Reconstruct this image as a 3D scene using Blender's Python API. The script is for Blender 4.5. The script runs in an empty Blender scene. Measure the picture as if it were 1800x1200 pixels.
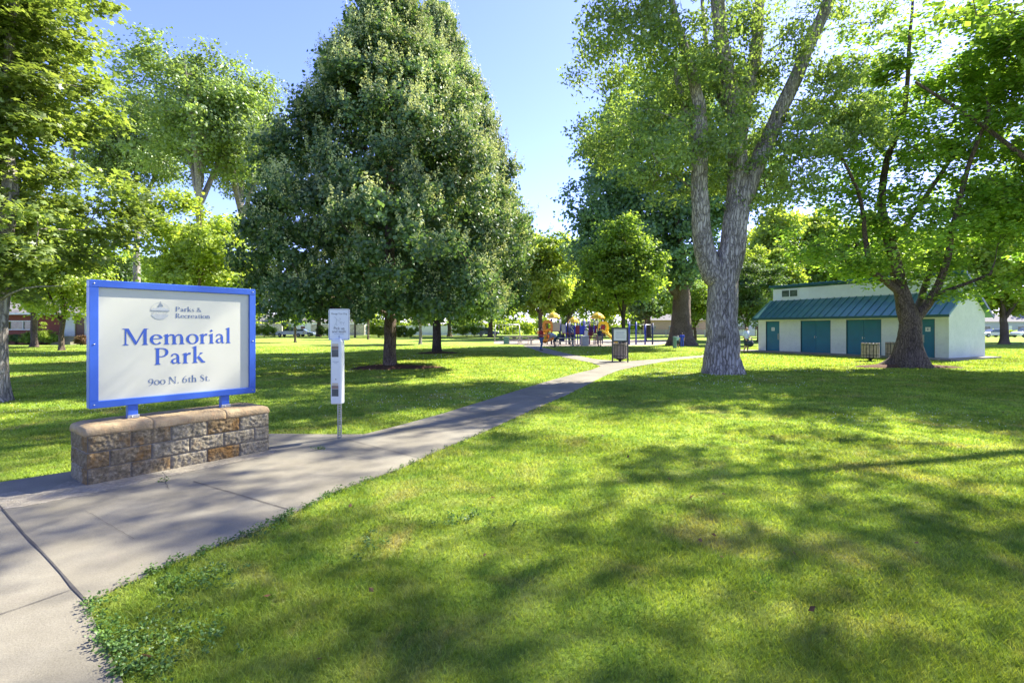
import bpy, math, random
import numpy as np
from mathutils import Vector, Matrix
R = math.radians
C = bpy.context.scene.collection
random.seed(5)

# ------------------------------------------------------------------ camera, sky, sun
EYE, F, HY, CX = 1.6, 900.0, 577.0, 900.0      # eye height (m), focal length and horizon of the 1800 px picture
cam = bpy.data.cameras.new('camera'); co = bpy.data.objects.new('camera', cam); C.objects.link(co)
co.location = (0, 0, EYE); co.rotation_euler = (R(90), 0, 0)
cam.sensor_width = 36; cam.lens = 18; cam.shift_y = -23 / 1800; cam.clip_start = .05; cam.clip_end = 2000
S = bpy.context.scene; S.camera = co
S.view_settings.view_transform = 'Standard'; S.view_settings.look = 'None'
S.view_settings.exposure = 2.15; S.view_settings.gamma = 1
S.cycles.max_bounces = 7; S.cycles.diffuse_bounces = 5; S.cycles.transmission_bounces = 4; S.cycles.transparent_max_bounces = 4
AZ, EL = 52.0, 42.0
W = bpy.data.worlds.new('World'); S.world = W; W.use_nodes = True
nt = W.node_tree; nt.nodes.clear()
sky = nt.nodes.new('ShaderNodeTexSky'); sky.sky_type = 'NISHITA'; sky.sun_disc = False
sky.sun_elevation = R(EL); sky.sun_rotation = R(AZ); sky.air_density = .85; sky.dust_density = .3; sky.ozone_density = 2.0
bg = nt.nodes.new('ShaderNodeBackground'); bg.inputs[1].default_value = .12
ou = nt.nodes.new('ShaderNodeOutputWorld')
tint = nt.nodes.new('ShaderNodeMix'); tint.data_type = 'RGBA'; tint.blend_type = 'MULTIPLY'; tint.inputs[0].default_value = 1; tint.inputs[7].default_value = (.64, .59, .91, 1)
nt.links.new(sky.outputs[0], tint.inputs[6]); nt.links.new(tint.outputs[2], bg.inputs[0]); nt.links.new(bg.outputs[0], ou.inputs[0])
sl = bpy.data.lights.new('sun', 'SUN'); sl.energy = 4.3; sl.angle = R(.53); sl.color = (1, .95, .86)
so = bpy.data.objects.new('sun', sl); C.objects.link(so)
SUN = Vector((math.cos(R(EL)) * math.sin(R(AZ)), math.cos(R(EL)) * math.cos(R(AZ)), math.sin(R(EL))))
so.rotation_euler = (-SUN).to_track_quat('-Z', 'Y').to_euler(); so.location = SUN * 60

# ------------------------------------------------------------------ small helpers
def G(px, py, z=0.0):                          # picture point on the ground plane z
    d = F * (EYE - z) / (py - HY)
    return ((px - CX) / F * d, d)
def P3(px, py, d):                             # picture point at distance d
    return Vector(((px - CX) / F * d, d, EYE - (py - HY) / F * d))
def tag(o, label=None, cat=None, group=None, kind=None):
    if label: o['label'] = label
    if cat: o['category'] = cat
    if group: o['group'] = group
    if kind: o['kind'] = kind
    return o
def thing(name, loc, rz, label, cat, group=None):
    o = bpy.data.objects.new(name, None); C.objects.link(o)
    o.location = loc; o.rotation_euler = (0, 0, rz); o.empty_display_size = .2
    return tag(o, label, cat, group)
def link(name, me, parent=None, mats=()):
    o = bpy.data.objects.new(name, me); C.objects.link(o)
    for m in mats: me.materials.append(m)
    if parent: o.parent = parent
    return o
def fastmesh(name, V, T, mat_index=None, smooth=False, quads=False):
    me = bpy.data.meshes.new(name); k = 4 if quads else 3
    V = np.ascontiguousarray(V, np.float32); T = np.ascontiguousarray(T, np.int32)
    me.vertices.add(len(V)); me.vertices.foreach_set('co', V.ravel())
    me.loops.add(T.size); me.loops.foreach_set('vertex_index', T.ravel())
    me.polygons.add(len(T)); me.polygons.foreach_set('loop_start', np.arange(0, T.size, k, dtype=np.int32))
    if mat_index is not None: me.polygons.foreach_set('material_index', np.ascontiguousarray(mat_index, np.int32))
    me.polygons.foreach_set('use_smooth', np.full(len(T), smooth))
    me.update(calc_edges=True); return me

class MB:                                       # collects shapes, links them as ONE mesh
    def __init__(s): s.v = []; s.f = []; s.sm = []
    def add(s, v, f, smooth=False, M=None):
        b = len(s.v)
        for p in v:
            p = Vector(p); s.v.append(tuple(M @ p if M else p))
        for q in f: s.f.append([b + i for i in q]); s.sm.append(smooth)
        return s
    def box(s, c, d, rot=None, bev=0.0):
        x, y, z = [k / 2 for k in d]
        M = Matrix.Translation(c) @ (rot.to_matrix().to_4x4() if rot else Matrix.Identity(4))
        if bev <= 0:
            v = [(i * x, j * y, k * z) for k in (-1, 1) for j in (-1, 1) for i in (-1, 1)]
            f = [(0, 2, 3, 1), (4, 5, 7, 6), (0, 1, 5, 4), (2, 6, 7, 3), (0, 4, 6, 2), (1, 3, 7, 5)]
            return s.add(v, f, False, M)
        b = min(bev, x * .9, y * .9, z * .9); v = []; f = []
        for k, e in ((-z, b), (-z + b, 0), (z - b, 0), (z, b)):
            X, Y = x - e, y - e; q = b - e * .999
            v += [(-X + q, -Y, k), (X - q, -Y, k), (X, -Y + q, k), (X, Y - q, k), (X - q, Y, k), (-X + q, Y, k), (-X, Y - q, k), (-X, -Y + q, k)]
        for r in range(3):
            for i in range(8):
                j = (i + 1) % 8; f.append((r * 8 + i, r * 8 + j, r * 8 + 8 + j, r * 8 + 8 + i))
        f.append(tuple(range(7, -1, -1))); f.append(tuple(range(24, 32)))
        return s.add(v, f, False, M)
    def tube(s, pts, rad, n=10, cap=True, smooth=True, sx=1.0):
        pts = [Vector(p) for p in pts]
        if not hasattr(rad, '__len__'): rad = [rad] * len(pts)
        v = []; f = []; prev = None
        for i, p in enumerate(pts):
            t = (pts[min(i + 1, len(pts) - 1)] - pts[max(i - 1, 0)]).normalized()
            if prev is None:
                a = Vector((1, 0, 0)) if abs(t.x) < .9 else Vector((0, 1, 0))
                a = (a - t * a.dot(t)).normalized()
            else: a = (prev - t * prev.dot(t)).normalized()
            prev = a; b = t.cross(a)
            for k in range(n):
                w = 2 * math.pi * k / n
                v.append(p + (a * math.cos(w) * sx + b * math.sin(w)) * rad[i])
        for i in range(len(pts) - 1):
            for k in range(n):
                j = (k + 1) % n; f.append((i * n + k, i * n + j, (i + 1) * n + j, (i + 1) * n + k))
        if cap:
            f.append(tuple(range(n - 1, -1, -1))); f.append(tuple(range((len(pts) - 1) * n, len(pts) * n)))
        return s.add(v, f, smooth)
    def lathe(s, prof, n=24, c=(0, 0, 0), smooth=True, cap=True):
        v = []; f = []
        for r, z in prof:
            for k in range(n):
                w = 2 * math.pi * k / n; v.append((c[0] + r * math.cos(w), c[1] + r * math.sin(w), c[2] + z))
        for i in range(len(prof) - 1):
            for k in range(n):
                j = (k + 1) % n; f.append((i * n + k, i * n + j, (i + 1) * n + j, (i + 1) * n + k))
        if cap: f.append(tuple(range(n - 1, -1, -1))); f.append(tuple(range((len(prof) - 1) * n, len(prof) * n)))
        return s.add(v, f, smooth)
    def ell(s, c, r, n=14, m=9, rot=None):
        v = []; f = []
        for i in range(1, m):
            a = math.pi * i / m
            for k in range(n):
                w = 2 * math.pi * k / n; v.append((math.sin(a) * math.cos(w) * r[0], math.sin(a) * math.sin(w) * r[1], math.cos(a) * r[2]))
        for i in range(m - 2):
            for k in range(n):
                j = (k + 1) % n; f.append((i * n + k, (i + 1) * n + k, (i + 1) * n + j, i * n + j))
        t = len(v); v += [(0, 0, r[2]), (0, 0, -r[2])]
        for k in range(n):
            j = (k + 1) % n; f.append((t, k, j)); f.append((t + 1, (m - 2) * n + j, (m - 2) * n + k))
        M = Matrix.Translation(c) @ (rot.to_matrix().to_4x4() if rot else Matrix.Identity(4))
        return s.add(v, f, True, M)
    def prism(s, poly, z0, z1):
        n = len(poly)
        ar = sum(poly[i][0] * poly[(i + 1) % n][1] - poly[(i + 1) % n][0] * poly[i][1] for i in range(n))
        if ar < 0: poly = poly[::-1]
        v = [(p[0], p[1], z0) for p in poly] + [(p[0], p[1], z1) for p in poly]
        f = [tuple(range(n - 1, -1, -1)), tuple(range(n, 2 * n))]
        f += [(i, (i + 1) % n, n + (i + 1) % n, n + i) for i in range(n)]
        return s.add(v, f)
    def xprism(s, prof, x0, x1):                # profile in (y, z) swept along x
        n = len(prof); v = [(x0, a, b) for a, b in prof] + [(x1, a, b) for a, b in prof]
        f = [tuple(range(n)), tuple(range(2 * n - 1, n - 1, -1))]
        f += [(i, n + i, n + (i + 1) % n, (i + 1) % n) for i in range(n)]
        return s.add(v, f)
    def mesh(s, name):
        me = bpy.data.meshes.new(name); me.from_pydata(s.v, [], s.f)
        me.polygons.foreach_set('use_smooth', s.sm); me.update(); return me
    def build(s, name, mat, parent=None):
        return link(name, s.mesh(name), parent, (mat,))

def family(o):
    return [c for c in bpy.data.objects if c.parent is o]
def dup(root, loc, rz=0, sc=None, label=None, group=None, mats=None):
    def cp(o, par):
        c = o.copy(); C.objects.link(c); c.parent = par
        for ch in family(o): cp(ch, c)
        return c
    r = cp(root, None); r.location = loc; r.rotation_euler = (0, 0, rz)
    if sc is not None: r.scale = sc if hasattr(sc, '__len__') else (sc, sc, sc)
    if label: r['label'] = label
    if group: r['group'] = group
    if mats:
        for ch in family(r):
            for nm, m in mats.items():
                if ch.name.split('.')[0] == nm:
                    ch.material_slots[0].link = 'OBJECT'; ch.material_slots[0].material = m
    return r

# ------------------------------------------------------------------ materials
def newmat(name):
    m = bpy.data.materials.new(name); m.use_nodes = True; n = m.node_tree; n.nodes.clear()
    o = n.nodes.new('ShaderNodeOutputMaterial'); return m, n, o
def node(n, t, **k):
    x = n.nodes.new(t)
    for a, b in k.items():
        if a.startswith('i_'):
            x.inputs[a[2:].replace('_', ' ')].default_value = b
        else: setattr(x, a, b)
    return x
def ramp(n, src, stops):
    r = n.nodes.new('ShaderNodeValToRGB'); e = r.color_ramp.elements
    while len(e) < len(stops): e.new(.5)
    for i, (p, c) in enumerate(stops):
        e[i].position = p; e[i].color = (*c, 1) if hasattr(c, '__len__') else (c, c, c, 1)
    n.links.new(src, r.inputs[0]); return r.outputs[0]
def mix(n, a, b, f, mode='MIX'):
    x = n.nodes.new('ShaderNodeMix'); x.data_type = 'RGBA'; x.blend_type = mode
    for s, i in ((f, 0), (a, 6), (b, 7)):
        if hasattr(s, 'is_linked') or hasattr(s, 'links'): n.links.new(s, x.inputs[i])
        elif i == 0: x.inputs[0].default_value = s
        else: x.inputs[i].default_value = (*s, 1)
    return x.outputs[2]
def noise(n, scale, detail=4, rough=.55, vec=None, dist=0.0):
    t = node(n, 'ShaderNodeTexNoise', i_Scale=scale, i_Detail=detail, i_Roughness=rough, i_Distortion=dist)
    if vec: n.links.new(vec, t.inputs[0])
    return t.outputs[0]
def objco(n, sc=(1, 1, 1), which='Object'):
    t = n.nodes.new('ShaderNodeTexCoord'); m = n.nodes.new('ShaderNodeMapping'); m.inputs[3].default_value = sc
    n.links.new(t.outputs[which], m.inputs[0]); return m.outputs[0]
def bump(n, h, strength=.5, dist=.02):
    b = node(n, 'ShaderNodeBump', i_Strength=strength, i_Distance=dist); n.links.new(h, b.inputs['Height']); return b.outputs[0]
def basic(name, col, rough=.6, metal=0.0, var=.12, scale=3.0, bmp=0.0, bscale=60.0, spec=.5, dirt=None):
    m, n, o = newmat(name); p = node(n, 'ShaderNodeBsdfPrincipled', i_Roughness=rough, i_Metallic=metal)
    p.inputs['Specular IOR Level'].default_value = spec
    v = objco(n); k = noise(n, scale, 5, .6, v)
    a = tuple(c * (1 - var) for c in col); b = tuple(min(1, c * (1 + var)) for c in col)
    c = ramp(n, k, [(.3, a), (.7, b)])
    if dirt:
        d = ramp(n, noise(n, scale * 2.3, 6, .7, v), [(.52, 0.0), (.72, 1.0)]); c = mix(n, c, dirt, d)
    n.links.new(c, p.inputs['Base Color'])
    rr = ramp(n, noise(n, scale * 4, 3, .5, v), [(.3, rough * .8), (.7, min(1, rough * 1.2))]); n.links.new(rr, p.inputs['Roughness'])
    if bmp: n.links.new(bump(n, noise(n, bscale, 4, .6, v), bmp), p.inputs['Normal'])
    n.links.new(p.outputs[0], o.inputs[0]); return m
def leafmat(name, dark, light, trans=.45, tcol=None, rough=.45, gloss=.06, nscale=.35):
    m, n, o = newmat(name)
    g = n.nodes.new('ShaderNodeNewGeometry'); v = objco(n)
    a = ramp(n, g.outputs['Random Per Island'], [(0.0, dark), (.55, tuple((x + y) / 2 for x, y in zip(dark, light))), (1.0, light)])
    k = ramp(n, noise(n, nscale, 3, .5, v), [(.35, .72), (.65, 1.18)])
    c = mix(n, a, k, 1.0, 'MULTIPLY')
    d = n.nodes.new('ShaderNodeBsdfDiffuse'); t = n.nodes.new('ShaderNodeBsdfTranslucent')
    gl = node(n, 'ShaderNodeBsdfGlossy', i_Roughness=rough); gl.inputs[0].default_value = (1, 1, 1, 1)
    n.links.new(c, d.inputs[0])
    tc = mix(n, c, tcol or (1.4, 1.32, .6), 1.0, 'MULTIPLY'); n.links.new(tc, t.inputs[0])
    m1 = n.nodes.new('ShaderNodeMixShader'); m1.inputs[0].default_value = trans
    n.links.new(d.outputs[0], m1.inputs[1]); n.links.new(t.outputs[0], m1.inputs[2])
    m2 = n.nodes.new('ShaderNodeMixShader'); m2.inputs[0].default_value = gloss
    n.links.new(m1.outputs[0], m2.inputs[1]); n.links.new(gl.outputs[0], m2.inputs[2]); n.links.new(m2.outputs[0], o.inputs[0])
    return m
def barkmat(name, dark, light, sc=7.0, bmp=1.0, moss=None):
    m, n, o = newmat(name); p = node(n, 'ShaderNodeBsdfPrincipled', i_Roughness=.92); p.inputs['Specular IOR Level'].default_value = .15
    v = objco(n, (1, 1, .22)); k = noise(n, sc, 8, .7, v, .6)
    vo = node(n, 'ShaderNodeTexVoronoi', i_Scale=sc * 3.4, feature='DISTANCE_TO_EDGE'); 
    wv = mix(n, v, noise(n, 9, 4, .6, v), .2); n.links.new(wv, vo.inputs[0])
    cr = ramp(n, vo.outputs[0], [(0.0, 0.0), (.22, 1.0)])
    h = mix(n, k, cr, .5)
    c = ramp(n, h, [(.2, dark), (.62, light), (.9, tuple(min(1, x * 1.25) for x in light))])
    big = ramp(n, noise(n, 1.1, 3, .5, objco(n)), [(.35, .78), (.65, 1.12)]); c = mix(n, c, big, 1.0, 'MULTIPLY')
    n.links.new(c, p.inputs['Base Color']); n.links.new(bump(n, h, bmp, .045), p.inputs['Normal'])
    n.links.new(p.outputs[0], o.inputs[0]); return m

M = {}
M['leaf_near'] = leafmat('maple leaf yellow green', (.14, .21, .045), (.31, .39, .11), .5, (1.35, 1.3, .6), nscale=.6, gloss=.03)
M['leaf_maple'] = leafmat('maple leaf green', (.135, .27, .045), (.34, .50, .085), .55, nscale=.4, gloss=.03)
M['leaf_ash'] = leafmat('big tree leaf', (0.135, 0.225, 0.068), (0.300, 0.405, 0.112), 0.5, nscale=.4, gloss=.03)
M['leaf_linden'] = leafmat('linden leaf', (.06, .125, .05), (.15, .24, .085), .4, gloss=.03, nscale=.5)
M['bract'] = leafmat('linden bract', (.34, .40, .15), (.56, .60, .29), .35, (1.2, 1.15, .7), gloss=.02, nscale=.5)
M['leaf_elm'] = leafmat('elm leaf blue green', (0.112, 0.210, 0.105), (0.225, 0.360, 0.165), 0.45, tcol=(1.3, 1.3, .7), gloss=.03, nscale=.25)
M['leaf_cotton'] = leafmat('cottonwood leaf', (0.145, 0.232, 0.072), (0.290, 0.392, 0.123), 0.45, gloss=.04, nscale=.25)
M['leaf_light'] = leafmat('light far leaf', (0.228, 0.336, 0.054), (0.432, 0.528, 0.096), 0.55, gloss=.02, nscale=.25)
M['leaf_mid'] = leafmat('mid far leaf', (0.160, 0.275, 0.051), (0.334, 0.464, 0.087), 0.5, gloss=.02, nscale=.25)
M['leaf_dark'] = leafmat('dark far leaf', (0.063, 0.133, 0.042), (0.154, 0.238, 0.063), 0.45, gloss=.03, nscale=.25)
M['bark_grey'] = barkmat('bark grey', (.09, .075, .06), (.38, .34, .29), 4.0)
M['bark_brown'] = barkmat('bark brown', (.05, .036, .027), (.20, .15, .115), 7.0)
M['bark_dark'] = barkmat('bark dark', (.03, .024, .02), (.11, .085, .07), 8.0)
M['bark_pale'] = barkmat('bark pale', (.14, .12, .10), (.38, .34, .29), 5.0)

def grass_col(n, v):
    a = noise(n, .55, 5, .6, v); b = noise(n, 2.6, 5, .65, v, .4); c = noise(n, .09, 3, .5, v)
    x = ramp(n, b, [(.3, (.13, .235, .04)), (.5, (.25, .355, .055)), (.7, (.37, .44, .10))])
    y = ramp(n, a, [(.35, .72), (.65, 1.2)]); x = mix(n, x, y, 1.0, 'MULTIPLY')
    dry = ramp(n, noise(n, .8, 6, .7, v, .8), [(.535, 0.0), (.70, .8)])
    x = mix(n, x, (.40, .35, .13), dry)
    z = ramp(n, c, [(.35, .85), (.65, 1.12)]); return mix(n, x, z, 1.0, 'MULTIPLY')
m, n, o = newmat('lawn soil and turf'); v = objco(n)
p = node(n, 'ShaderNodeBsdfPrincipled', i_Roughness=1.0); p.inputs['Specular IOR Level'].default_value = .05
gc = grass_col(n, v); fine = ramp(n, noise(n, 38, 6, .75, v), [(.25, .6), (.75, 1.4)])
n.links.new(mix(n, gc, fine, 1.0, 'MULTIPLY'), p.inputs['Base Color'])
n.links.new(bump(n, noise(n, 30, 6, .8, v), 1.0, .05), p.inputs['Normal']); n.links.new(p.outputs[0], o.inputs[0]); M['lawn'] = m
m, n, o = newmat('grass blade'); v = objco(n); g = n.nodes.new('ShaderNodeNewGeometry')
gc = grass_col(n, v); rr = ramp(n, g.outputs['Random Per Island'], [(0, .6), (.5, 1.05), (.93, 1.35), (1.0, 1.6)])
c = mix(n, gc, rr, 1.0, 'MULTIPLY')
pale = ramp(n, g.outputs['Random Per Island'], [(.93, 0.0), (.96, .6)]); c = mix(n, c, (.30, .31, .14), pale)
d = n.nodes.new('ShaderNodeBsdfDiffuse'); t = n.nodes.new('ShaderNodeBsdfTranslucent'); ms = n.nodes.new('ShaderNodeMixShader'); ms.inputs[0].default_value = .45
n.links.new(c, d.inputs[0]); n.links.new(mix(n, c, (1.5, 1.35, .5), 1.0, 'MULTIPLY'), t.inputs[0])
n.links.new(d.outputs[0], ms.inputs[1]); n.links.new(t.outputs[0], ms.inputs[2]); n.links.new(ms.outputs[0], o.inputs[0]); M['blade'] = m
M['weed'] = leafmat('weed leaf', (.05, .11, .02), (.11, .20, .04), .35, gloss=.02, nscale=3)
M['dry'] = leafmat('dry leaf', (.10, .055, .025), (.24, .15, .07), .2, (1, 1, 1), gloss=.01, nscale=3)
M['clover'] = basic('clover bloom', (.75, .76, .68), .8)
m, n, o = newmat('concrete'); v = objco(n); p = node(n, 'ShaderNodeBsdfPrincipled', i_Roughness=.85); p.inputs['Specular IOR Level'].default_value = .25
c = ramp(n, noise(n, .9, 6, .65, v), [(.3, (.145, .13, .09)), (.5, (.20, .18, .13)), (.72, (.26, .24, .175))])
c = mix(n, c, ramp(n, noise(n, 90, 5, .8, v), [(.25, .62), (.5, 1.0), (.8, 1.22)]), 1.0, 'MULTIPLY')
c = mix(n, c, (.17, .14, .115), ramp(n, noise(n, 2.2, 7, .75, v, .8), [(.6, 0.0), (.8, .7)]))
n.links.new(c, p.inputs['Base Color']); n.links.new(bump(n, noise(n, 120, 5, .8, v), .5, .01), p.inputs['Normal']); n.links.new(p.outputs[0], o.inputs[0]); M['concrete'] = m
M['concrete_old'] = basic('rough aggregate concrete', (.31, .275, .20), .95, 0, .3, 22, 1.0, 70, .1, dirt=(.2, .16, .12))
M['joint'] = basic('dark joint', (.05, .045, .04), 1, 0, .3, 20)
M['asphalt'] = basic('asphalt', (.09, .09, .095), .9, 0, .2, 6, .4, 200)
for key, cols, rust in (('stone', ((.07, .055, .03), (.19, .15, .09), (.34, .28, .18)), .50), ('stone_grey', ((.09, .078, .05), (.24, .205, .135), (.40, .35, .245)), .60), ('stone_tan', ((.07, .05, .022), (.20, .14, .07), (.34, .27, .16)), .47)):
    m, n, o = newmat('split ' + key); v = objco(n); p = node(n, 'ShaderNodeBsdfPrincipled', i_Roughness=.95); p.inputs['Specular IOR Level'].default_value = .1
    c = ramp(n, noise(n, 22, 8, .75, v), [(.3, cols[0]), (.5, cols[1]), (.7, cols[2])])
    c = mix(n, c, (.20, .105, .03), ramp(n, noise(n, 3.4, 5, .65, v, .5), [(rust, 0.0), (rust + .16, .8)]))
    c = mix(n, c, (.05, .042, .035), ramp(n, noise(n, 45, 5, .8, v), [(.56, 0.0), (.75, .8)]))
    n.links.new(c, p.inputs['Base Color']); n.links.new(bump(n, noise(n, 60, 8, .8, v), .8, .015), p.inputs['Normal']); n.links.new(p.outputs[0], o.inputs[0]); M[key] = m
M['cap'] = basic('buff cap stone', (.33, .245, .135), .85, 0, .3, 7, .5, 50, .15, dirt=(.36, .22, .11))
M['cap_side'] = basic('mortar', (.19, .165, .125), .95, 0, .2, 20)
M['blue'] = basic('blue painted metal', (.028, .095, .42), .38, .0, .10, 2, .05, 30)
M['panel'] = basic('cream sign panel', (.50, .49, .39), .35, 0, .04, 1.5)
M['ink'] = basic('blue lettering', (.025, .075, .34), .5, 0, .1, 8)
M['ink_grey'] = basic('grey blue lettering', (.075, .12, .23), .5, 0, .15, 8)
M['logo'] = basic('faded grey emblem', (.36, .38, .36), .6, 0, .15, 10)
M['logo_dark'] = basic('dark grey emblem', (.17, .20, .22), .6, 0, .15, 10)
M['white'] = basic('white painted metal', (.58, .60, .58), .4, 0, .05, 3)
M['black'] = basic('black', (.02, .02, .022), .55, 0, .2, 3)
M['dark_metal'] = basic('dark metal', (.05, .055, .06), .45, .5, .2, 4)
M['galv'] = basic('galvanised steel', (.36, .37, .37), .42, .8, .2, 12)
M['brown'] = basic('brown sticker', (.22, .15, .11), .6, 0, .2, 15)
M['screen'] = basic('dark opening', (.045, .055, .07), .35, 0, .3, 10)
m, n, o = newmat('white stucco'); v = objco(n); p = node(n, 'ShaderNodeBsdfPrincipled', i_Roughness=.9); p.inputs['Specular IOR Level'].default_value = .15
c = ramp(n, noise(n, .8, 6, .7, v), [(.3, (.55, .57, .53)), (.7, (.68, .69, .64))])
c = mix(n, c, (.42, .44, .40), ramp(n, noise(n, 7, 6, .75, v), [(.5, 0.0), (.75, .5)]))
n.links.new(c, p.inputs['Base Color']); n.links.new(bump(n, noise(n, 40, 6, .8, v), .8, .02), p.inputs['Normal']); n.links.new(p.outputs[0], o.inputs[0]); M['stucco'] = m
M['siding'] = basic('white ribbed siding', (.66, .69, .72), .5, 0, .05, 2)
M['teal_roof'] = basic('teal metal roof', (.075, .20, .175), .35, .35, .15, 1.2)
M['teal'] = basic('teal painted door', (.006, .125, .19), .45, 0, .10, 1.5)
M['teal_dark'] = basic('dark teal trim', (.006, .06, .075), .45, 0, .1, 2)
M['glass'] = basic('window glass', (.09, .115, .10), .08, 0, .5, 2, spec=.8)
M['wood'] = basic('weathered wood slat', (.25, .20, .165), .85, 0, .3, 9, .4, 40)
M['mulch'] = basic('bark mulch', (.10, .055, .035), 1, 0, .5, 30, 1.0, 60, .05, dirt=(.24, .17, .11))
M['brick'] = basic('red brick', (.20, .055, .035), .9, 0, .3, 12, .3, 40)
M['brick_pale'] = basic('pale brick', (.45, .30, .24), .9, 0, .2, 5)
M['roof_pale'] = basic('pale roof', (.20, .19, .175), .9, 0, .12, 2, spec=.05)
M['door_brown'] = basic('brown door', (.13, .06, .03), .5, 0, .2, 8)
M['white_wall'] = basic('white clapboard', (.68, .70, .68), .7, 0, .06, 2)
M['yellow'] = basic('yellow plastic', (.85, .55, .02), .35, 0, .08, 2)
M['orange'] = basic('orange plastic', (.72, .26, .02), .35, 0, .08, 2)
M['play_blue'] = basic('blue powder coat', (.02, .045, .42), .35, 0, .1, 3)
M['navy'] = basic('navy powder coat', (.015, .03, .13), .4, 0, .1, 3)
M['maroon'] = basic('maroon powder coat', (.20, .012, .03), .4, 0, .1, 3)
M['purple'] = basic('magenta rope', (.22, .02, .09), .6, 0, .1, 3)
M['tan'] = basic('tan plastic panel', (.50, .42, .28), .5, 0, .1, 4)
M['grey_panel'] = basic('grey panel', (.36, .38, .36), .5, 0, .1, 4)
M['play_green'] = basic('green plastic', (.01, .13, .09), .45, 0, .1, 4)
M['sand'] = basic('playground wood chips', (.25, .21, .155), 1, 0, .25, 8, .8, 30)
M['skin'] = basic('skin', (.50, .29, .20), .55, 0, .06, 6)
M['hair'] = basic('brown hair', (.06, .035, .02), .6, 0, .2, 20)
M['hair_pale'] = basic('pale hair', (.45, .40, .32), .6, 0, .15, 20)
M['red_cloth'] = basic('red cloth', (.36, .03, .035), .9, 0, .1, 8)
M['jean'] = basic('blue jeans', (.06, .13, .28), .9, 0, .15, 8)
M['grey_cloth'] = basic('grey cloth', (.36, .38, .46), .9, 0, .1, 8)
M['white_cloth'] = basic('pale blue cloth', (.55, .62, .80), .9, 0, .06, 8)
M['blue_cloth'] = basic('royal blue cloth', (.03, .06, .45), .9, 0, .1, 8)
M['green_cloth'] = basic('pale green cloth', (.38, .55, .45), .9, 0, .1, 8)
M['dark_cloth'] = basic('dark cloth', (.03, .045, .06), .9, 0, .2, 8)
M['khaki'] = basic('khaki cloth', (.34, .28, .19), .9, 0, .1, 8)
M['util'] = basic('green utility paint', (.12, .22, .18), .5, 0, .1, 4)
M['car_white'] = basic('white car paint', (.72, .73, .74), .2, 0, .02, 1)
M['car_silver'] = basic('silver car paint', (.42, .45, .50), .22, .5, .03, 1)
M['car_blue'] = basic('blue grey car paint', (.16, .20, .27), .2, .3, .03, 1)
M['rubber'] = basic('tyre rubber', (.02, .02, .02), .8)
M['red_lamp'] = basic('red lamp', (.4, .01, .01), .3)
M['cottage'] = basic('rough stone wall', (.45, .40, .31), .95, 0, .3, 3, .5, 20)

# ------------------------------------------------------------------ ground, paths
g = MB().add([(-700, -120, 0), (700, -120, 0), (700, 900, 0), (-700, 900, 0)], [(0, 1, 2, 3)]).build('ground', M['lawn']); tag(g, kind='structure')
PATHS = []
def slab(name, px, z, mat=M['concrete']):
    poly = [p if len(p) == 2 and abs(p[1]) < 0 else G(*p) for p in px]
    PATHS.append(poly); o = MB().prism(poly, -.05, z).build(name, mat); return tag(o, kind='structure')
main = [(-600, 2200), (330, 2200), (252, 1400), (216, 1202), (197, 1160), (172, 1110), (154, 1061), (200, 1038), (255, 1014), (320, 984), (369, 966), (420, 948), (463, 931), (505, 908), (544, 890),
        (585, 868), (622, 853), (700, 826), (770, 793), (850, 760), (925, 726), (1000, 693), (1040, 673), (1064, 660), (1089, 651), (1122, 644), (1160, 637), (1200, 631.5), (1240, 628),
        (1240, 624.5), (1200, 627), (1160, 631), (1103, 635), (1076, 634), (1044, 631), (993, 620.5), (947, 609), (950, 606.5), (925, 606.5), (919, 608), (925, 610), (954, 620), (1000, 630), (1041, 638), (1056, 644),
        (1040, 650), (1011, 657), (960, 671), (870, 699), (780, 727), (700, 749), (640, 764), (560, 764), (475, 763), (300, 795), (122, 830), (0, 849), (-300, 893)]
path = slab('path', main, .012)
NB = lambda t, d: (17.32 + .457 * t + .889 * d, 36 - .889 * t + .457 * d)    # restroom wall frame: t along the front, d inwards
ap = [NB(-1.2, 0), NB(-1.2, -1.7), NB(11.8, -1.7), NB(11.8, 0), NB(11.6, 4.3), NB(11.0, 4.3)]
PATHS.append(ap); tag(MB().prism(ap, -.05, .075).build('pavement', M['concrete']), kind='structure')
ap2 = [G(1234, 627.8), NB(-1.2, -.1), NB(-1.2, -1.2), G(1234, 624)]
tag(MB().prism(ap2, -.05, .008).build('path', M['concrete']), kind='structure'); PATHS.append(ap2)
pad = [G(868, 604), G(868, 599), G(940, 597), G(1175, 597), G(1185, 602), G(1150, 607), G(1060, 608.5), G(945, 608.8), G(930, 606.5)]
PATHS.append(pad); tag(MB().prism(pad, -.05, .006).build('playground_surface', M['sand']), kind='structure')
strip = [G(*q) for q in [(-60, 905), (40, 893), (150, 872), (300, 838), (480, 800), (484, 790), (300, 824), (175, 850), (120, 848), (60, 872), (30, 865), (-60, 880)]]
o = MB().prism(strip, .005, .016).build('concrete_apron', M['concrete_old']); tag(o, kind='structure')
def joint(a, b, w, parent=path, jit=0.0):
    a = Vector(G(*a)); b = Vector(G(*b)); n = 14; t = (b - a).normalized(); q = Vector((-t.y, t.x)); L = []; Rr = []
    for i in range(n + 1):
        c = a.lerp(b, i / n) + q * random.uniform(-jit, jit); ww = w * random.uniform(.6, 1.2)
        L.append((c.x + q.x * ww / 2, c.y + q.y * ww / 2, .0175)); Rr.append((c.x - q.x * ww / 2, c.y - q.y * ww / 2, .0175))
    m = MB(); m.add(L + Rr, [(i, i + 1, n + 2 + i, n + 1 + i) for i in range(n)]); 
    o = m.build('joint', M['joint'], parent)
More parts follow.
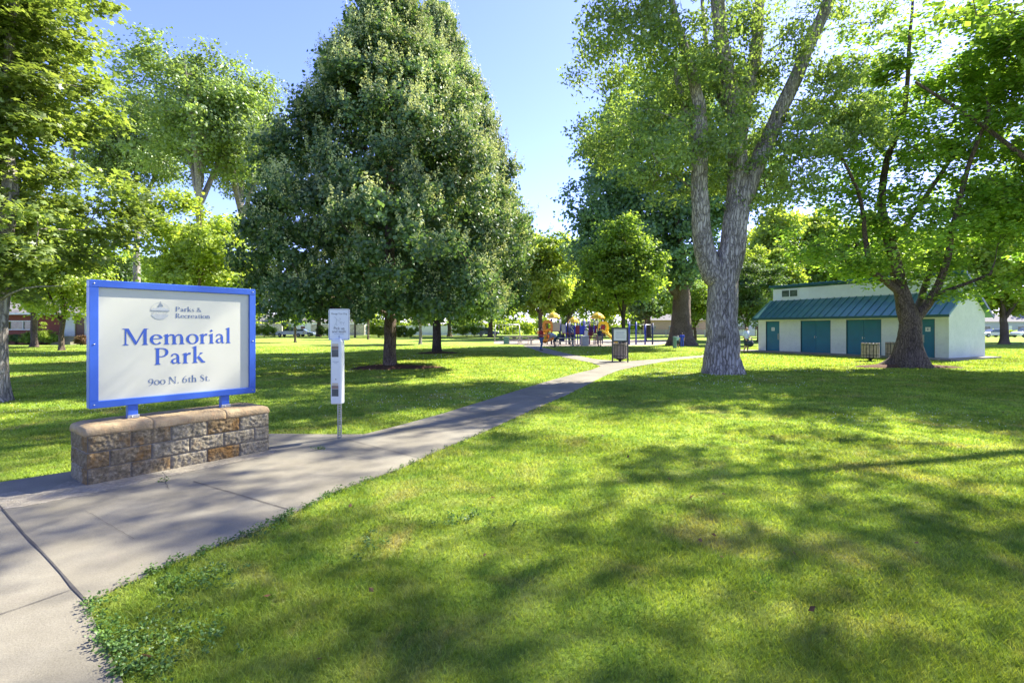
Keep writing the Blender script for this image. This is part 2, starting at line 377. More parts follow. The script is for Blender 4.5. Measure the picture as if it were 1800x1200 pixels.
joint((-40, 850), (153, 1061), .016, jit=.004); joint((-60, 1105), (132, 1038), .007, jit=.002); joint((340, 848), (505, 897), .008, jit=.002)
joint((395, 818), (470, 806), .005, jit=.01); joint((150, 900), (235, 950), .003, jit=.004); joint((975, 668), (1035, 676), .01); joint((1010, 658), (1062, 662), .01)
joint((610, 774), (735, 806), .008); joint((785, 727), (880, 745), .008); joint((905, 690), (975, 704), .01); joint((285, 822), (296, 862), .005, jit=.012)
road = [(-400, 104), (500, 104), (500, 113), (-400, 113)]; PATHS.append(road)
tag(MB().prism(road, -.05, .02).build('road', M['asphalt']), kind='structure')
tag(MB().prism([(-400, 103.7), (500, 103.7), (500, 104), (-400, 104)], -.05, .13).build('kerb', M['concrete']), kind='structure')

def inside(X, Y, poly):
    c = np.zeros(len(X), bool); n = len(poly)
    for i in range(n):
        x0, y0 = poly[i]; x1, y1 = poly[(i + 1) % n]
        if y0 == y1: continue
        k = ((y0 > Y) != (y1 > Y)) & (X < (x1 - x0) * (Y - y0) / (y1 - y0) + x0); c ^= k
    return c
MULCH = []
def mulch(name, x, y, r, sx=1.4, label=None):
    pts = []; n = 40
    for i in range(n):
        a = 2 * math.pi * i / n; q = r * (1 + .18 * math.sin(3 * a + x) + .1 * math.sin(7 * a)) * random.uniform(.9, 1.08)
        pts.append((x + sx * q * math.cos(a), y + q * math.sin(a)))
    PATHS.append(pts); m = MB(); K = 7; v = []
    for k in range(K):
        f = 1 - k / K
        for a, b in pts: v.append((x + (a - x) * f, y + (b - y) * f, -.02 + .13 * (1 - f * f) ** .8 + random.uniform(0, .025) * (k > 0)))
    v.append((x, y, .12)); f = [(k * n + i, k * n + (i + 1) % n, (k + 1) * n + (i + 1) % n, (k + 1) * n + i) for k in range(K - 1) for i in range(n)] + [((K - 1) * n + i, (K - 1) * n + (i + 1) % n, K * n) for i in range(n)]
    m.add(v, f, True); o = m.build('mulch_bed', M['mulch']); tag(o, kind='structure')

# ------------------------------------------------------------------ trees
T_RH = (np.array([(0, 0, 0), (.36, .5, -.06), (0, 1, .0), (-.36, .5, -.06)]), np.array([(0, 1, 2), (0, 2, 3)]))
T_OV = (np.array([(0, 0, 0), (.24, .45, -.05), (0, 1, -.08), (-.24, .45, -.05)]), np.array([(0, 1, 2), (0, 2, 3)]))
T_HX = (np.array([(0, .05, .05), (.5, .12, -.08), (.42, .72, -.1), (0, 1.05, -.05), (-.42, .72, -.1), (-.5, .12, -.08)]), np.array([(0, 1, 2), (0, 2, 3), (0, 3, 4), (0, 4, 5)]))
_a = [(-150, .42), (-118, .68), (-88, .45), (-52, .95), (-25, .5), (0, 1.05), (25, .5), (52, .95), (88, .45), (118, .68), (150, .42)]
T_MP = (np.array([(0, 0, .03)] + [(r * math.sin(R(a)), r * math.cos(R(a)), -.12 * r * r) for a, r in _a]), np.array([(0, i + 1, i) for i in range(1, 11)]))
def leaves(P, N, size, tpl, rng):
    V, T = tpl; k = len(P)
    N = N / np.linalg.norm(N, axis=1, keepdims=True)
    a = rng.normal(size=(k, 3)); a -= N * (a * N).sum(1, keepdims=True); a /= np.linalg.norm(a, axis=1, keepdims=True); b = np.cross(N, a)
    s = size * rng.uniform(.65, 1.3, (k, 1, 1))
    v = P[:, None] + s * (V[None, :, :1] * a[:, None] + V[None, :, 1:2] * b[:, None] + V[None, :, 2:] * N[:, None])
    t = T[None] + (np.arange(k) * len(V))[:, None, None]
    return v.reshape(-1, 3), t.reshape(-1, 3)
def ball(rng, n, p=1 / 3):
    d = rng.normal(size=(n, 3)); d /= np.linalg.norm(d, axis=1, keepdims=True); return d * rng.random((n, 1)) ** p
def spline(pts, step=.45):
    pts = [np.array(p, float) for p in pts]; out = []
    for i in range(len(pts) - 1):
        p0 = pts[max(i - 1, 0)]; p1 = pts[i]; p2 = pts[i + 1]; p3 = pts[min(i + 2, len(pts) - 1)]
        n = max(2, int(np.linalg.norm(p2[:3] - p1[:3]) / step))
        for k in range(n):
            t = k / n; out.append(.5 * ((2 * p1) + (-p0 + p2) * t + (2 * p0 - 5 * p1 + 4 * p2 - p3) * t * t + (-p0 + 3 * p1 - 3 * p2 + p3) * t ** 3))
    out.append(pts[-1]); return np.array(out)
def skeleton(limbs, targets, rng, tip=.011, minz=1.5, pipe=2.35, step=.5, wob=.05):
    pos = []; par = []; rad = []; limb = []
    for li, L in enumerate(limbs):
        S_ = spline(L, .35)
        if li == 0: prev = -1
        else:
            A = np.array(pos); prev = int(np.argmin(np.linalg.norm(A - S_[0, :3], axis=1)))
        for q in S_[(1 if li else 0):]:
            j = 0 if prev < 0 else wob * .6
            pos.append(q[:3] + rng.normal(0, 1, 3) * j * (q[3] ** .5)); par.append(prev); rad.append(q[3]); limb.append(True); prev = len(pos) - 1
    base = np.array(pos)
    d = np.array([np.min(np.linalg.norm(base - t, axis=1)) for t in targets]); order = np.argsort(d)
    cap = len(targets) * 30 + len(pos); A = np.zeros((cap, 3)); A[:len(pos)] = base; n = len(pos)
    for i in order:
        t = targets[i]; v = t - A[:n]; dist = np.linalg.norm(v, axis=1)
        cost = dist + .9 * np.maximum(0, -v[:, 2] + .1 * dist) + (A[:n, 2] < minz) * 50
        j = int(np.argmin(cost)); a = A[j].copy(); D = dist[j]
        if D < .15: continue
        m = max(2, int(D / step)); c = (a + t) / 2 + np.array([0, 0, .12 * D]) + rng.normal(0, .07 * D, 3); prev = j
        for k in range(1, m + 1):
            s = k / m; q = (1 - s) ** 2 * a + 2 * s * (1 - s) * c + s * s * t
            if k < m: q = q + rng.normal(0, wob, 3)
            if n >= cap: break
            A[n] = q; par.append(prev); rad.append(0); limb.append(False); prev = n; n += 1
    A = A[:n]; acc = np.zeros(n); hasc = np.zeros(n, bool)
    for i in range(n - 1, -1, -1):
        if not hasc[i]: acc[i] = max(acc[i], tip ** pipe)
        if limb[i]: r = max(rad[i], min(acc[i] ** (1 / pipe), rad[i] * 1.15) if rad[i] else 0)
        else: r = acc[i] ** (1 / pipe)
        rad[i] = r; p = par[i]
        if p >= 0: acc[p] += r ** pipe; hasc[p] = True
    rad = np.array(rad); 
    for i in range(n):
        p = par[i]
        if p >= 0: rad[i] = min(rad[i], rad[p] * .98)
    return A, par, rad
def limb_mesh(A, par, rad, rng, flare=.55, sides=28):
    n = len(A); kids = [[] for _ in range(n)]
    for i, p in enumerate(par):
        if p >= 0: kids[p].append(i)
    V = []; Q = []; base = 0; starts = [(0, None)]
    while starts:
        s, p = starts.pop(); ch = [p, s] if p is not None else [s]; cur = s
        while kids[cur]:
            k = max(kids[cur], key=lambda q: rad[q]); starts += [(q, cur) for q in kids[cur] if q != k]; ch.append(k); cur = k
        X = A[ch]; r = rad[ch].copy()
        if p is not None: r[0] = r[1] * 1.05
        m = len(ch)
        if m < 2: continue
        big = p is None; ns = sides if big else (14 if r[0] > .15 else 8 if r[0] > .06 else 5 if r[0] > .025 else 3)
        if big or r[0] > .15:
            f = 3; u = np.linspace(0, m - 1, (m - 1) * f + 1); i0 = np.minimum(u.astype(int), m - 2); w = (u - i0)[:, None]
            X = X[i0] * (1 - w) + X[i0 + 1] * w; r = r[i0] * (1 - w[:, 0]) + r[i0 + 1] * w[:, 0]; m = len(X)
            for _ in range(2): X[1:-1] = (X[:-2] + X[1:-1] * 2 + X[2:]) / 4; r[1:-1] = (r[:-2] + r[1:-1] * 2 + r[2:]) / 4
        T = np.gradient(X, axis=0); T /= np.linalg.norm(T, axis=1, keepdims=True) + 1e-9
        ref = np.array([1.0, 0, 0]) if abs(T[0, 0]) < .8 else np.array([0, 1.0, 0]); fr = []
        for t in T:
            ref = ref - t * ref.dot(t); ref /= np.linalg.norm(ref); fr.append(ref)
        a = np.array(fr); b = np.cross(T, a); th = np.arange(ns) * 2 * math.pi / ns
        rr = np.repeat(r[:, None], ns, 1)
        if big or r[0] > .15:
            z = X[:, 2:3]; ph = rng.uniform(0, 6, 4)
            rr = rr * (1 + .045 * np.sin(3 * th + ph[0] + z * 1.1) + .035 * np.sin(5 * th + ph[1] - z * .7) + .02 * np.sin(9 * th + z * 3 + ph[2])) * (1 + rng.normal(0, .012, rr.shape))
        if big:
            e = np.exp(-np.maximum(z - X[0, 2], 0) / (.9 * r[0] + .05)); lob = .5 + .5 * np.sin(5 * th + ph[3]) + .25 * np.sin(3 * th + ph[1])
            rr = rr * (1 + flare * e * (.55 + .75 * lob))
        v = X[:, None] + rr[:, :, None] * (a[:, None] * np.cos(th)[None, :, None] + b[:, None] * np.sin(th)[None, :, None])
        V.append(v.reshape(-1, 3)); i = np.arange(m - 1)[:, None] * ns; k = np.arange(ns)[None]; k2 = (k + 1) % ns
        Q.append((np.stack([i + k, i + k2, i + ns + k2, i + ns + k], -1) + base).reshape(-1, 4)); base += m * ns
    return np.concatenate(V), np.concatenate(Q)
def crown(targets, rng, crad=.8, sprays=7, per=26, sr=.2, flat=.7, size=.12, tpl=T_RH, up=1.0, outw=.4, rnd=.7, center=None, keep=None, droop=0.0):
    n = len(targets); cr = crad * rng.uniform(.6, 1.25, (n, 1, 1))
    s = targets[:, None] + ball(rng, n * sprays, .5).reshape(n, sprays, 3) * cr * np.array([1, 1, flat])
    s[..., 2] -= droop * np.linalg.norm((s - targets[:, None])[..., :2], axis=2)
    s = s.reshape(-1, 3)
    k = rng.integers(int(per * .5), int(per * 1.5) + 1, len(s)); idx = np.repeat(np.arange(len(s)), k)
    P = s[idx] + rng.normal(size=(len(idx), 3)) * sr * np.array([1, 1, .55])
    c = targets.mean(0) if center is None else np.array(center)
    o = P - c; o /= np.linalg.norm(o, axis=1, keepdims=True) + 1e-6
    N = np.array([0, 0, up]) + outw * o + rnd * rng.normal(size=P.shape)
    if keep is not None: q = keep(P); P = P[q]; N = N[q]
    return P, N, s
def ell_targets(rng, ells, n, p=.45):
    vol = np.array([e[1][0] * e[1][1] * e[1][2] for e in ells]) ** .8; vol = vol / vol.sum(); out = []
    for (c, r), w in zip(ells, vol): out.append(np.array(c) + ball(rng, max(3, int(n * w)), p) * np.array(r))
    return np.concatenate(out)
def make_tree(name, loc, label, cat, limbs, targets, seed, bark, leaf, cr, group=None, extra=None, sk=None, flare=.55):
    rng = np.random.default_rng(seed); t = thing(name, (loc[0], loc[1], 0), 0, label, cat, group)
    A, par, rad = skeleton(limbs, targets, rng, **(sk or {})); V, Q = limb_mesh(A, par, rad, rng, flare)
    V[:, 2] -= .03
    tr = link('trunk', fastmesh('trunk', V, Q, None, True, True), t, (bark,))
    size = cr.get('size', .12); tpl = cr.get('tpl', T_RH)
    P, N, sp = crown(targets, rng, **cr); v, f = leaves(P, N, size, tpl, rng)
    mi = np.zeros(len(f), int); mats = [leaf]
    if extra:
        v2, f2, m2 = extra(targets, sp, rng); f2 = f2 + len(v); v = np.concatenate([v, v2]); f = np.concatenate([f, f2]); mi = np.concatenate([mi, np.ones(len(f2), int)]); mats.append(m2)
    link('crown', fastmesh('crown', v, f, mi), t, mats)
    return t

RG = np.random.default_rng(11)
def rel(px, py, d, base, r):                    # picture point -> tree-local limb point
    p = P3(px, py, d); return (p.x - base[0], p.y - base[1], p.z, r)

# --- tall forked tree right of the path
BJ = G(1270, 656)
d = BJ[1]
lj = [[(0, 0, 0, .56), rel(1269, 600, d, BJ, .51), rel(1270, 540, d, BJ, .50), rel(1272, 490, d, BJ, .54), rel(1285, 450, d, BJ, .46), rel(1293, 400, d, BJ, .40), rel(1297, 330, d + .2, BJ, .35), rel(1298, 250, d + .3, BJ, .31), rel(1290, 180, d + .3, BJ, .27), rel(1272, 100, d, BJ, .27), rel(1262, 0, d - .4, BJ, .22), rel(1255, -140, d - .8, BJ, .14), rel(1240, -300, d - 1, BJ, .05)],
      [rel(1262, 500, d, BJ, .44), rel(1240, 440, d, BJ, .36), rel(1232, 380, d - .2, BJ, .31), rel(1228, 300, d - .4, BJ, .27), rel(1232, 210, d - .6, BJ, .22), rel(1215, 120, d - .8, BJ, .17), rel(1190, 40, d - 1.2, BJ, .12), rel(1160, -100, d - 2, BJ, .06)],
      [rel(1296, 370, d, BJ, .33), rel(1330, 290, d + .3, BJ, .30), rel(1365, 210, d + .6, BJ, .28), rel(1400, 130, d + .8, BJ, .28), rel(1430, 60, d + 1, BJ, .25), rel(1465, -20, d + 1.2, BJ, .2), rel(1510, -150, d + 1.5, BJ, .12), rel(1545, -280, d + 1.8, BJ, .05)],
      [rel(1298, 240, d + .3, BJ, .3), rel(1312, 170, d + .9, BJ, .26), rel(1328, 90, d + 1.3, BJ, .23), rel(1335, 0, d + 1.6, BJ, .18), rel(1345, -150, d + 2, BJ, .08)],
      [rel(1240, 250, d - .5, BJ, .16), rel(1205, 190, d + .3, BJ, .12), rel(1180, 110, d + 1, BJ, .1), rel(1130, 50, d + 1.5, BJ, .06)],
      [rel(1297, 210, d + .3, BJ, .16), rel(1255, 150, d + 1.6, BJ, .12), rel(1240, 60, d + 2.2, BJ, .09), rel(1230, -60, d + 3, BJ, .05)]]
ej = [((-3.7, 0, 11.6), (1.8, 2.8, 2.2)), ((-3.6, .3, 9.0), (1.7, 2.2, 1.3)), ((-2.0, -.4, 7.2), (1.8, 1.8, 1.1)), ((-.4, .8, 8.3), (2.4, 2.4, 1.8)), ((1.6, .6, 6.7), (1.6, 1.5, .8)), ((2.6, .2, 7.6), (2.2, 2.2, 1.3)), ((4.2, .8, 9.6), (2, 2.6, 1.8)),
      ((1.0, 1.2, 11.0), (2.8, 3.2, 2.4)), ((-3.0, 0, 14.6), (2.4, 3.2, 2.0)), ((0, 0, 15), (4.6, 4, 3.2)), ((5.0, 1.0, 14), (3, 3.2, 3)), ((.5, .5, 18), (4, 4, 2)), ((-2.6, -1.8, 10.8), (1.8, 1.2, 1.3)), ((2.6, -4.6, 14.6), (3.6, 3.0, 1.8)), ((-1.5, -4.0, 16.0), (2.6, 2.4, 1.4))]
tj = np.concatenate([ell_targets(RG, [e for e in ej if e[0][2] < 12.5], 300, .5), ell_targets(RG, [e for e in ej if e[0][2] >= 12.5], 130, .55)])
ash = make_tree('shade_tree', BJ, 'very tall pale-barked tree forking low into two stems, right of the path', 'tree', lj, tj, 3, M['bark_grey'], M['leaf_ash'],
                dict(crad=.72, sprays=7, per=24, sr=.19, flat=.9, size=.16, tpl=T_OV, up=.5, outw=.3, rnd=1.0, droop=.25), sk=dict(minz=4.5), flare=.35)

# --- spreading maple in front of the restrooms
BK = G(1597, 645); d = BK[1]
lk = [[(0, 0, 0, .42), rel(1598, 610, d, BK, 0.376), rel(1600, 580, d, BK, 0.360), rel(1596, 550, d, BK, 0.368), rel(1586, 520, d, BK, 0.264), rel(1578, 480, d, BK, 0.240), rel(1565, 430, d, BK, 0.192), rel(1550, 360, d + .4, BK, 0.152), rel(1560, 280, d + .6, BK, 0.120), rel(1590, 190, d + .8, BK, 0.096), rel(1600, 60, d + 1, BK, 0.064), rel(1610, -80, d + 1, BK, 0.032)],
      [rel(1606, 560, d, BK, 0.208), rel(1622, 545, d - .1, BK, 0.176), rel(1640, 518, d - .4, BK, 0.144), rel(1660, 470, d - .8, BK, 0.120), rel(1675, 400, d - 1.2, BK, 0.104), rel(1700, 300, d - 1.5, BK, 0.080), rel(1740, 190, d - 2, BK, 0.056)],
      [rel(1608, 552, d, BK, 0.160), rel(1618, 530, d + .6, BK, 0.136), rel(1628, 495, d + 1.2, BK, 0.120), rel(1660, 420, d + 2, BK, 0.096), rel(1720, 330, d + 2.6, BK, 0.072), rel(1790, 250, d + 3, BK, 0.048)],
      [rel(1586, 515, d, BK, 0.160), rel(1560, 495, d - .3, BK, 0.136), rel(1530, 470, d - .8, BK, 0.104), rel(1522, 420, d - 1.2, BK, 0.088), rel(1510, 340, d - 1.8, BK, 0.064), rel(1470, 260, d - 2.2, BK, 0.040)],
      [rel(1640, 518, d - .4, BK, 0.096), rel(1690, 500, d - .8, BK, 0.072), rel(1740, 480, d - 1.5, BK, 0.048)],
      [rel(1566, 430, d, BK, 0.104), rel(1630, 340, d, BK, 0.096), rel(1690, 250, d + .5, BK, 0.080), rel(1760, 150, d + 1, BK, 0.048)]]
ek = [((-1, 0, 5.6), (4.2, 3.4, 2.2)), ((-3.3, -.5, 4.4), (2.6, 2.4, 1.0)), ((2.5, -.6, 5.3), (3.0, 3, 2.2)), ((2.4, -.8, 2.9), (1.7, 1.6, .75)), ((-2, .2, 8.5), (3.6, 3.2, 2.6)), ((2.5, .5, 9.5), (4.2, 3.6, 3)), ((0, 1, 12.5), (4, 3.6, 2.5)), ((4.6, 0, 12), (3.2, 3.4, 2.4)), ((4.8, .5, 6.8), (2.6, 3, 2))]
tk = ell_targets(RG, ek, 370, .5)
maple = make_tree('maple_tree', BK, 'spreading dark-trunked maple standing in front of the white restroom building', 'tree', lk, tk, 4, M['bark_brown'], M['leaf_maple'],
                  dict(crad=.8, sprays=7, per=21, sr=.22, flat=.45, size=.13, tpl=T_HX, up=1.3, outw=.3, rnd=.45, droop=.2), sk=dict(minz=2.2), flare=1.15)
mulch('m', BK[0], BK[1] + .1, .95, 2.1)

# --- pyramidal linden (two of them)
def linden_parts(H, Rm, z0, rng, n):
    z = z0 + (H - z0) * rng.random(n) ** 1.2; f = (z - z0) / (H - z0)
    prof = Rm * np.where(f < .16, .80 + 1.25 * f, (1 - np.clip((f - .16) / .84, 0, 1) ** 1.32) ** .97)
    a = rng.uniform(0, 2 * math.pi, n); rr = prof * (1 - .52 * rng.random(n) ** 2.0) * (1 + .06 * np.sin(4 * a + z * 1.4) + .04 * np.sin(9 * a - z * 2))
    return np.stack([rr * np.cos(a), rr * np.sin(a), z], 1)
def bracts(T, sp, rng):
    rad = np.hypot(sp[:, 0], sp[:, 1]) / np.maximum(.6, 5.8 * (1 - np.clip((sp[:, 2] - 2) / 13.5, 0, 1) ** 1.4)); k = (rad > .58) & (rng.random(len(sp)) < np.clip(.45 + .12 * (sp[:, 2] - 2), .4, 1))
    s = sp[k] + rng.normal(0, .10, (k.sum(), 3)); o = s.copy(); o[:, 2] = 0; o /= np.linalg.norm(o, axis=1, keepdims=True); s += o * .16
    m = 26; idx = np.repeat(np.arange(len(s)), m); h = rng.random(len(idx)); big = rng.uniform(.6, 1.3, len(s))[idx]
    P = s[idx] + (np.stack([rng.normal(0, .075, len(idx)) * (1.2 - h), rng.normal(0, .075, len(idx)) * (1.2 - h), h * .46], 1) + o[idx] * (h * .12)[:, None]) * big[:, None]
    N = rng.normal(size=P.shape) * np.array([1, 1, .5]) + o[idx] * .7; v, f = leaves(P, N, .085, T_OV, rng); return v, f, M['bract']
BD = G(685, 646); rng = np.random.default_rng(21)
td = linden_parts(15.4, 5.45, 2.3, rng, 860)
ld = [[(0, 0, 0, .26), (0, 0, 1.2, .235), (.05, 0, 2.6, .23), (0, .1, 5, .19), (0, 0, 8, .14), (.1, 0, 11, .08), (.1, 0, 14.6, .02)]]
lind = make_tree('linden_tree', BD, 'broad pyramid-shaped linden with pale bracts, in front of its darker twin, left of the path', 'tree', ld, td, 5, M['bark_brown'], M['leaf_linden'],
                 dict(crad=.60, sprays=8, per=25, sr=.18, flat=.9, size=.115, tpl=T_HX, up=.35, outw=.8, rnd=.6), extra=bracts, sk=dict(minz=2.0, step=.8), flare=.3)
mulch('m', BD[0] + .2, BD[1] - .1, 1.0, 1.9)
BD2 = G(768, 621)
l2 = dup(lind, (BD2[0], BD2[1], 0), 2.1, (1.08, 1.08, 1.42), 'taller dark linden standing close behind the pyramid-shaped one', mats={'trunk': M['bark_dark']})
mulch('m', BD2[0], BD2[1], .9, 1.5)

# --- maple at the left edge
BA = G(-12, 706); d = BA[1]
la = [[(0, 0, 0, .27), rel(-13, 640, d, BA, .235), rel(-9, 560, d, BA, .22), rel(-4, 480, d, BA, .20), rel(6, 420, d, BA, .17), rel(18, 340, d + .1, BA, .14), rel(10, 220, d + .2, BA, .11), rel(20, 60, d + .2, BA, .08), rel(40, -120, d, BA, .04)],
      [rel(2, 470, d, BA, 0.060), rel(-80, 380, d, BA, 0.054), rel(-160, 220, d, BA, 0.036)],
      [rel(12, 360, d, BA, 0.054), rel(60, 330, d + 1.2, BA, 0.042), rel(130, 280, d + 1.8, BA, 0.024)],
      [rel(-8, 530, d, BA, 0.030), rel(40, 505, d - .4, BA, 0.021), rel(110, 500, d - .7, BA, 0.009)]]
ea = [((-.4, .3, 4.4), (2.6, 2.8, 1.9)), ((.3, 0, 6.3), (1.9, 2.4, 1.6)), ((-.9, 0, 8.6), (2.8, 3.0, 2.6)), ((.3, -.2, 8.0), (1.9, 2.2, 1.6)), ((-.1, -.3, 3.2), (1.7, 1.6, .6))]
ta = ell_targets(RG, ea, 260, .5)
lmap = make_tree('maple_tree', BA, 'yellow-green maple at the far left edge with its pale trunk on the lawn', 'tree', la, ta, 6, M['bark_pale'], M['leaf_near'],
                 dict(crad=.62, sprays=8, per=24, sr=.19, flat=.5, size=.10, tpl=T_MP, up=1.2, outw=.3, rnd=.5, droop=.25), sk=dict(minz=2.4), flare=.25)

# --- tall elm behind the playground kiosk
BH = G(1197, 607); d = BH[1]
lh = [[(0, 0, 0, 1.0), (0, 0, 1.6, .88), (.1, 0, 3.6, .85), (.1, 0, 5, .7), (-.4, 0, 9, .5), (-.3, 0, 14, .35), (0, 0, 20, .18), (0, 0, 24, .05)],
      [(.1, 0, 4.5, .5), (1.4, .5, 8, .4), (2.4, 1, 13, .3), (3, 1, 18, .15)], [(0, 0, 4.2, .4), (-2, -.6, 7, .33), (-4, -1, 12, .24), (-6, -1, 17, .1)], [(0, 0, 5.4, .3), (-.6, -2, 9, .24), (-2, -3.5, 13, .14)]]
eh = [((-6.6, -1, 13.5), (4.5, 4.5, 4.5)), ((-4.5, 0, 19), (5.5, 5, 4)), ((0, 0, 23), (6, 5, 3.5)), ((4, 0, 17), (5, 5, 5)), ((-3, 0, 9), (4.6, 5, 3)), ((0, -2, 12), (5, 4, 4)), ((-1.5, -1, 6.2), (3.4, 3, 1.6)), ((-8, 0, 9.5), (3, 3.5, 2.6))]
th = ell_targets(RG, eh, 430, .5)
elm = make_tree('elm_tree', BH, 'huge blue-green elm with a broad fluted trunk beyond the playground kiosk', 'tree', lh, th, 7, M['bark_brown'], M['leaf_elm'],
                dict(crad=1.5, sprays=8, per=24, sr=.42, flat=.75, size=.25, tpl=T_HX, up=.6, outw=.6, rnd=.7), sk=dict(minz=4, step=1.0, tip=.02), flare=.5)

# --- prototypes of the trees further off
def far_tree(name, loc, H, rad, z0, seed, leaf, bark, label, r0=.3, n=150, cat='tree', group=None, sparse=False, fork=True, sz=.24):
    rng = np.random.default_rng(seed); ls = [[(0, 0, 0, r0), (0, 0, z0 * .6, r0 * .85), (rng.normal(0, .2), 0, z0 + .5, r0 * .75), (rng.normal(0, .4), 0, H * .55, r0 * .45), (0, 0, H * .9, r0 * .1)]]
    if fork:
        for k in range(3):
            a = k * 2.1 + rng.uniform(0, 1.2); c, s = math.cos(a), math.sin(a)
            ls.append([(0, 0, z0 * .9, r0 * .5), (c * rad * .25, s * rad * .25, z0 + (H - z0) * .25, r0 * .38), (c * rad * .5, s * rad * .5, z0 + (H - z0) * .55, r0 * .2), (c * rad * .7, s * rad * .7, z0 + (H - z0) * .75, r0 * .08)])
    es = [((0, 0, z0 + (H - z0) * .5), (rad * .9, rad * .9, (H - z0) * .48))]
    for k in range(7):
        a = rng.uniform(0, 6.28); q = rng.uniform(.3, .75) * rad; z = z0 + (H - z0) * rng.uniform(.2, .85)
        es.append(((q * math.cos(a), q * math.sin(a), z), (rad * .38, rad * .38, (H - z0) * .16)))
    T = ell_targets(rng, es, n, .5); cr = rad * .15 + .35
    return make_tree(name, loc, label, cat, ls, T, seed + 1, bark, leaf, dict(crad=cr, sprays=6 if sparse else 8, per=18 if sparse else 22, sr=cr * (.26 if sparse else .32), flat=.7, size=sz, tpl=T_RH if sparse else T_HX, up=.9, outw=.5, rnd=.7), group=group, sk=dict(minz=z0 * .8, step=1.0, tip=.018))
GB = 'trees along the far side of the park'
def at(px, Y): return ((px - CX) / F * Y, Y)
cot = far_tree('cottonwood_tree', at(352, 47), 27.5, 7.0, 14.5, 31, M['leaf_cotton'], M['bark_pale'], 'very tall open-crowned tree rising highest behind the blue-framed sign', .55, 330, group=GB, sparse=True, sz=.30)
dup(cot, (*at(425, 52), 0), 2.0, (.85, .85, .98), 'tall open tree touching the left flank of the pyramid-shaped linden', GB)
dup(cot, (*at(240, 56), 0), 4.0, (.9, .9, 1.02), 'tall open tree between the left edge maple and the tallest one', GB)
rnd1 = far_tree('shade_tree', at(352, 37), 11.3, 4.1, 2.6, 41, M['leaf_light'], M['bark_brown'], 'rounded bright green tree directly behind the blue-framed sign', .2, 170, group=GB, sz=.19)
bel = far_tree('shade_tree', at(1000, 84), 16.5, 7.0, 3.4, 51, M['leaf_mid'], M['bark_brown'], 'broad tree directly behind the playground roofs', .42, 190, group=GB, sz=.34)
sml = far_tree('young_tree', at(519, 58), 6.2, 1.9, 2.2, 61, M['leaf_mid'], M['bark_brown'], 'slim young tree beyond the dog waste station, by the parked pickup', .12, 60, group=GB, sz=.2)
mid = far_tree('shade_tree', at(1096, 36), 9.6, 2.9, 2.6, 71, M['leaf_mid'], M['bark_dark'], 'slender mid-green tree just behind the notice board', .15, 140, group=GB, sz=.16)
L_, Md, D_ = M['leaf_light'], M['leaf_mid'], M['leaf_dark']
lst = [(bel, 1000, 106, .2, (1.2, 1.2, 1.3), L_, 'tallest pale tree behind the middle of the playground'),
 (rnd1, 108, 37, 3.0, (.85, .85, .85), L_, 'leafy bright tree hanging over the roof of the brick house'),  # proto, px, Y, rz, scale, leaf, label
 (bel, 950, 74, 1.0, (.80, .80, 1.0), L_, 'light green forked tree left of the playground, over the swings'),
 (bel, 862, 92, 2.2, (1, 1, 1.02), Md, 'full tree showing between the dark linden and the swings'),
 (bel, 1060, 98, 3.1, (1.05, 1.05, .95), L_, 'pale tree behind the right end of the play structure'),
 (bel, 1140, 92, 4.4, (1, 1, 1.02), Md, 'leafy tree behind the climbing posts'),
 (rnd1, 1222, 70, .4, (1.0, 1.0, .8), Md, 'small dark-stemmed tree between the elm and the tall forked tree'),
 (bel, 1245, 100, 5.2, (1, 1, 1), L_, 'sunlit tree showing just left of the tall forked trunk'),
 (bel, 1335, 62, 2.7, (.62, .62, .70), L_, 'bright tree standing at the left end of the restroom building'),
 (rnd1, 1312, 50, 1.7, (.75, .75, .68), D_, 'low dark tree beside the left corner of the restroom building'),
 (bel, 1400, 70, .9, (1, 1, 1.15), L_, 'tall light tree behind the restroom clerestory window'),
 (bel, 1500, 66, 3.7, (1, 1, 1.0), Md, 'green tree rising behind the middle of the restroom roof'),
 (bel, 1765, 52, 4.9, (.85, .85, .82), L_, 'bright feathery tree right of the restroom gable'),
 (bel, 1880, 60, 1.9, (1, 1, 1.2), Md, 'dense tree at the right edge behind the parked cars'),
 (bel, 1640, 78, 5.9, (1.1, 1.1, 1.1), Md, 'leafy tree behind the restroom gable peak'),
 (rnd1, 60, 44, 2.2, (1.2, 1.2, 1.15), L_, 'light tree in front of the brick house on the left'),
 (bel, -40, 60, 1.1, (1.1, 1.1, 1.05), Md, 'large tree rising behind the brick house roof'),
 (bel, 170, 66, 3.3, (.8, .8, .72), D_, 'dark tree right of the brick house door'),
 (bel, 270, 80, 5.5, (1, 1, .85), Md, 'wide tree far behind the left half of the blue-framed sign'),
 (bel, 440, 92, .3, (1, 1, .95), L_, 'pale wide tree above the parked pickup'),
 (bel, 560, 98, 2.5, (1, 1, .9), Md, 'tree at the far street left of the dog waste station'),
 (sml, 624, 88, .7, 1.25, Md, 'small far tree with a thin trunk just right of the dog waste station'),
 (sml, 647, 74, 2.7, (1.2, 1.2, 1.25), D_, 'thin dark tree left of the pyramid-shaped linden trunk'),
 (bel, 690, 96, 4.1, (1, 1, .9), L_, 'pale tree seen past the linden trunk'),
 (rnd1, 739, 52, 5.1, (.8, .8, .75), D_, 'pale-trunked tree just left of the darker linden'),
 (bel, 790, 100, 1.4, (1, 1, .95), L_, 'far tree seen right of the darker linden trunk'),
 (sml, 1135, 62, 3.3, (1.1, 1.1, 1.2), D_, 'dark slim tree beside the blue climbing posts'),
 (rnd1, 1345, 92, 4.3, (1, 1, .95), Md, 'far tree over the white building left of the restrooms')]
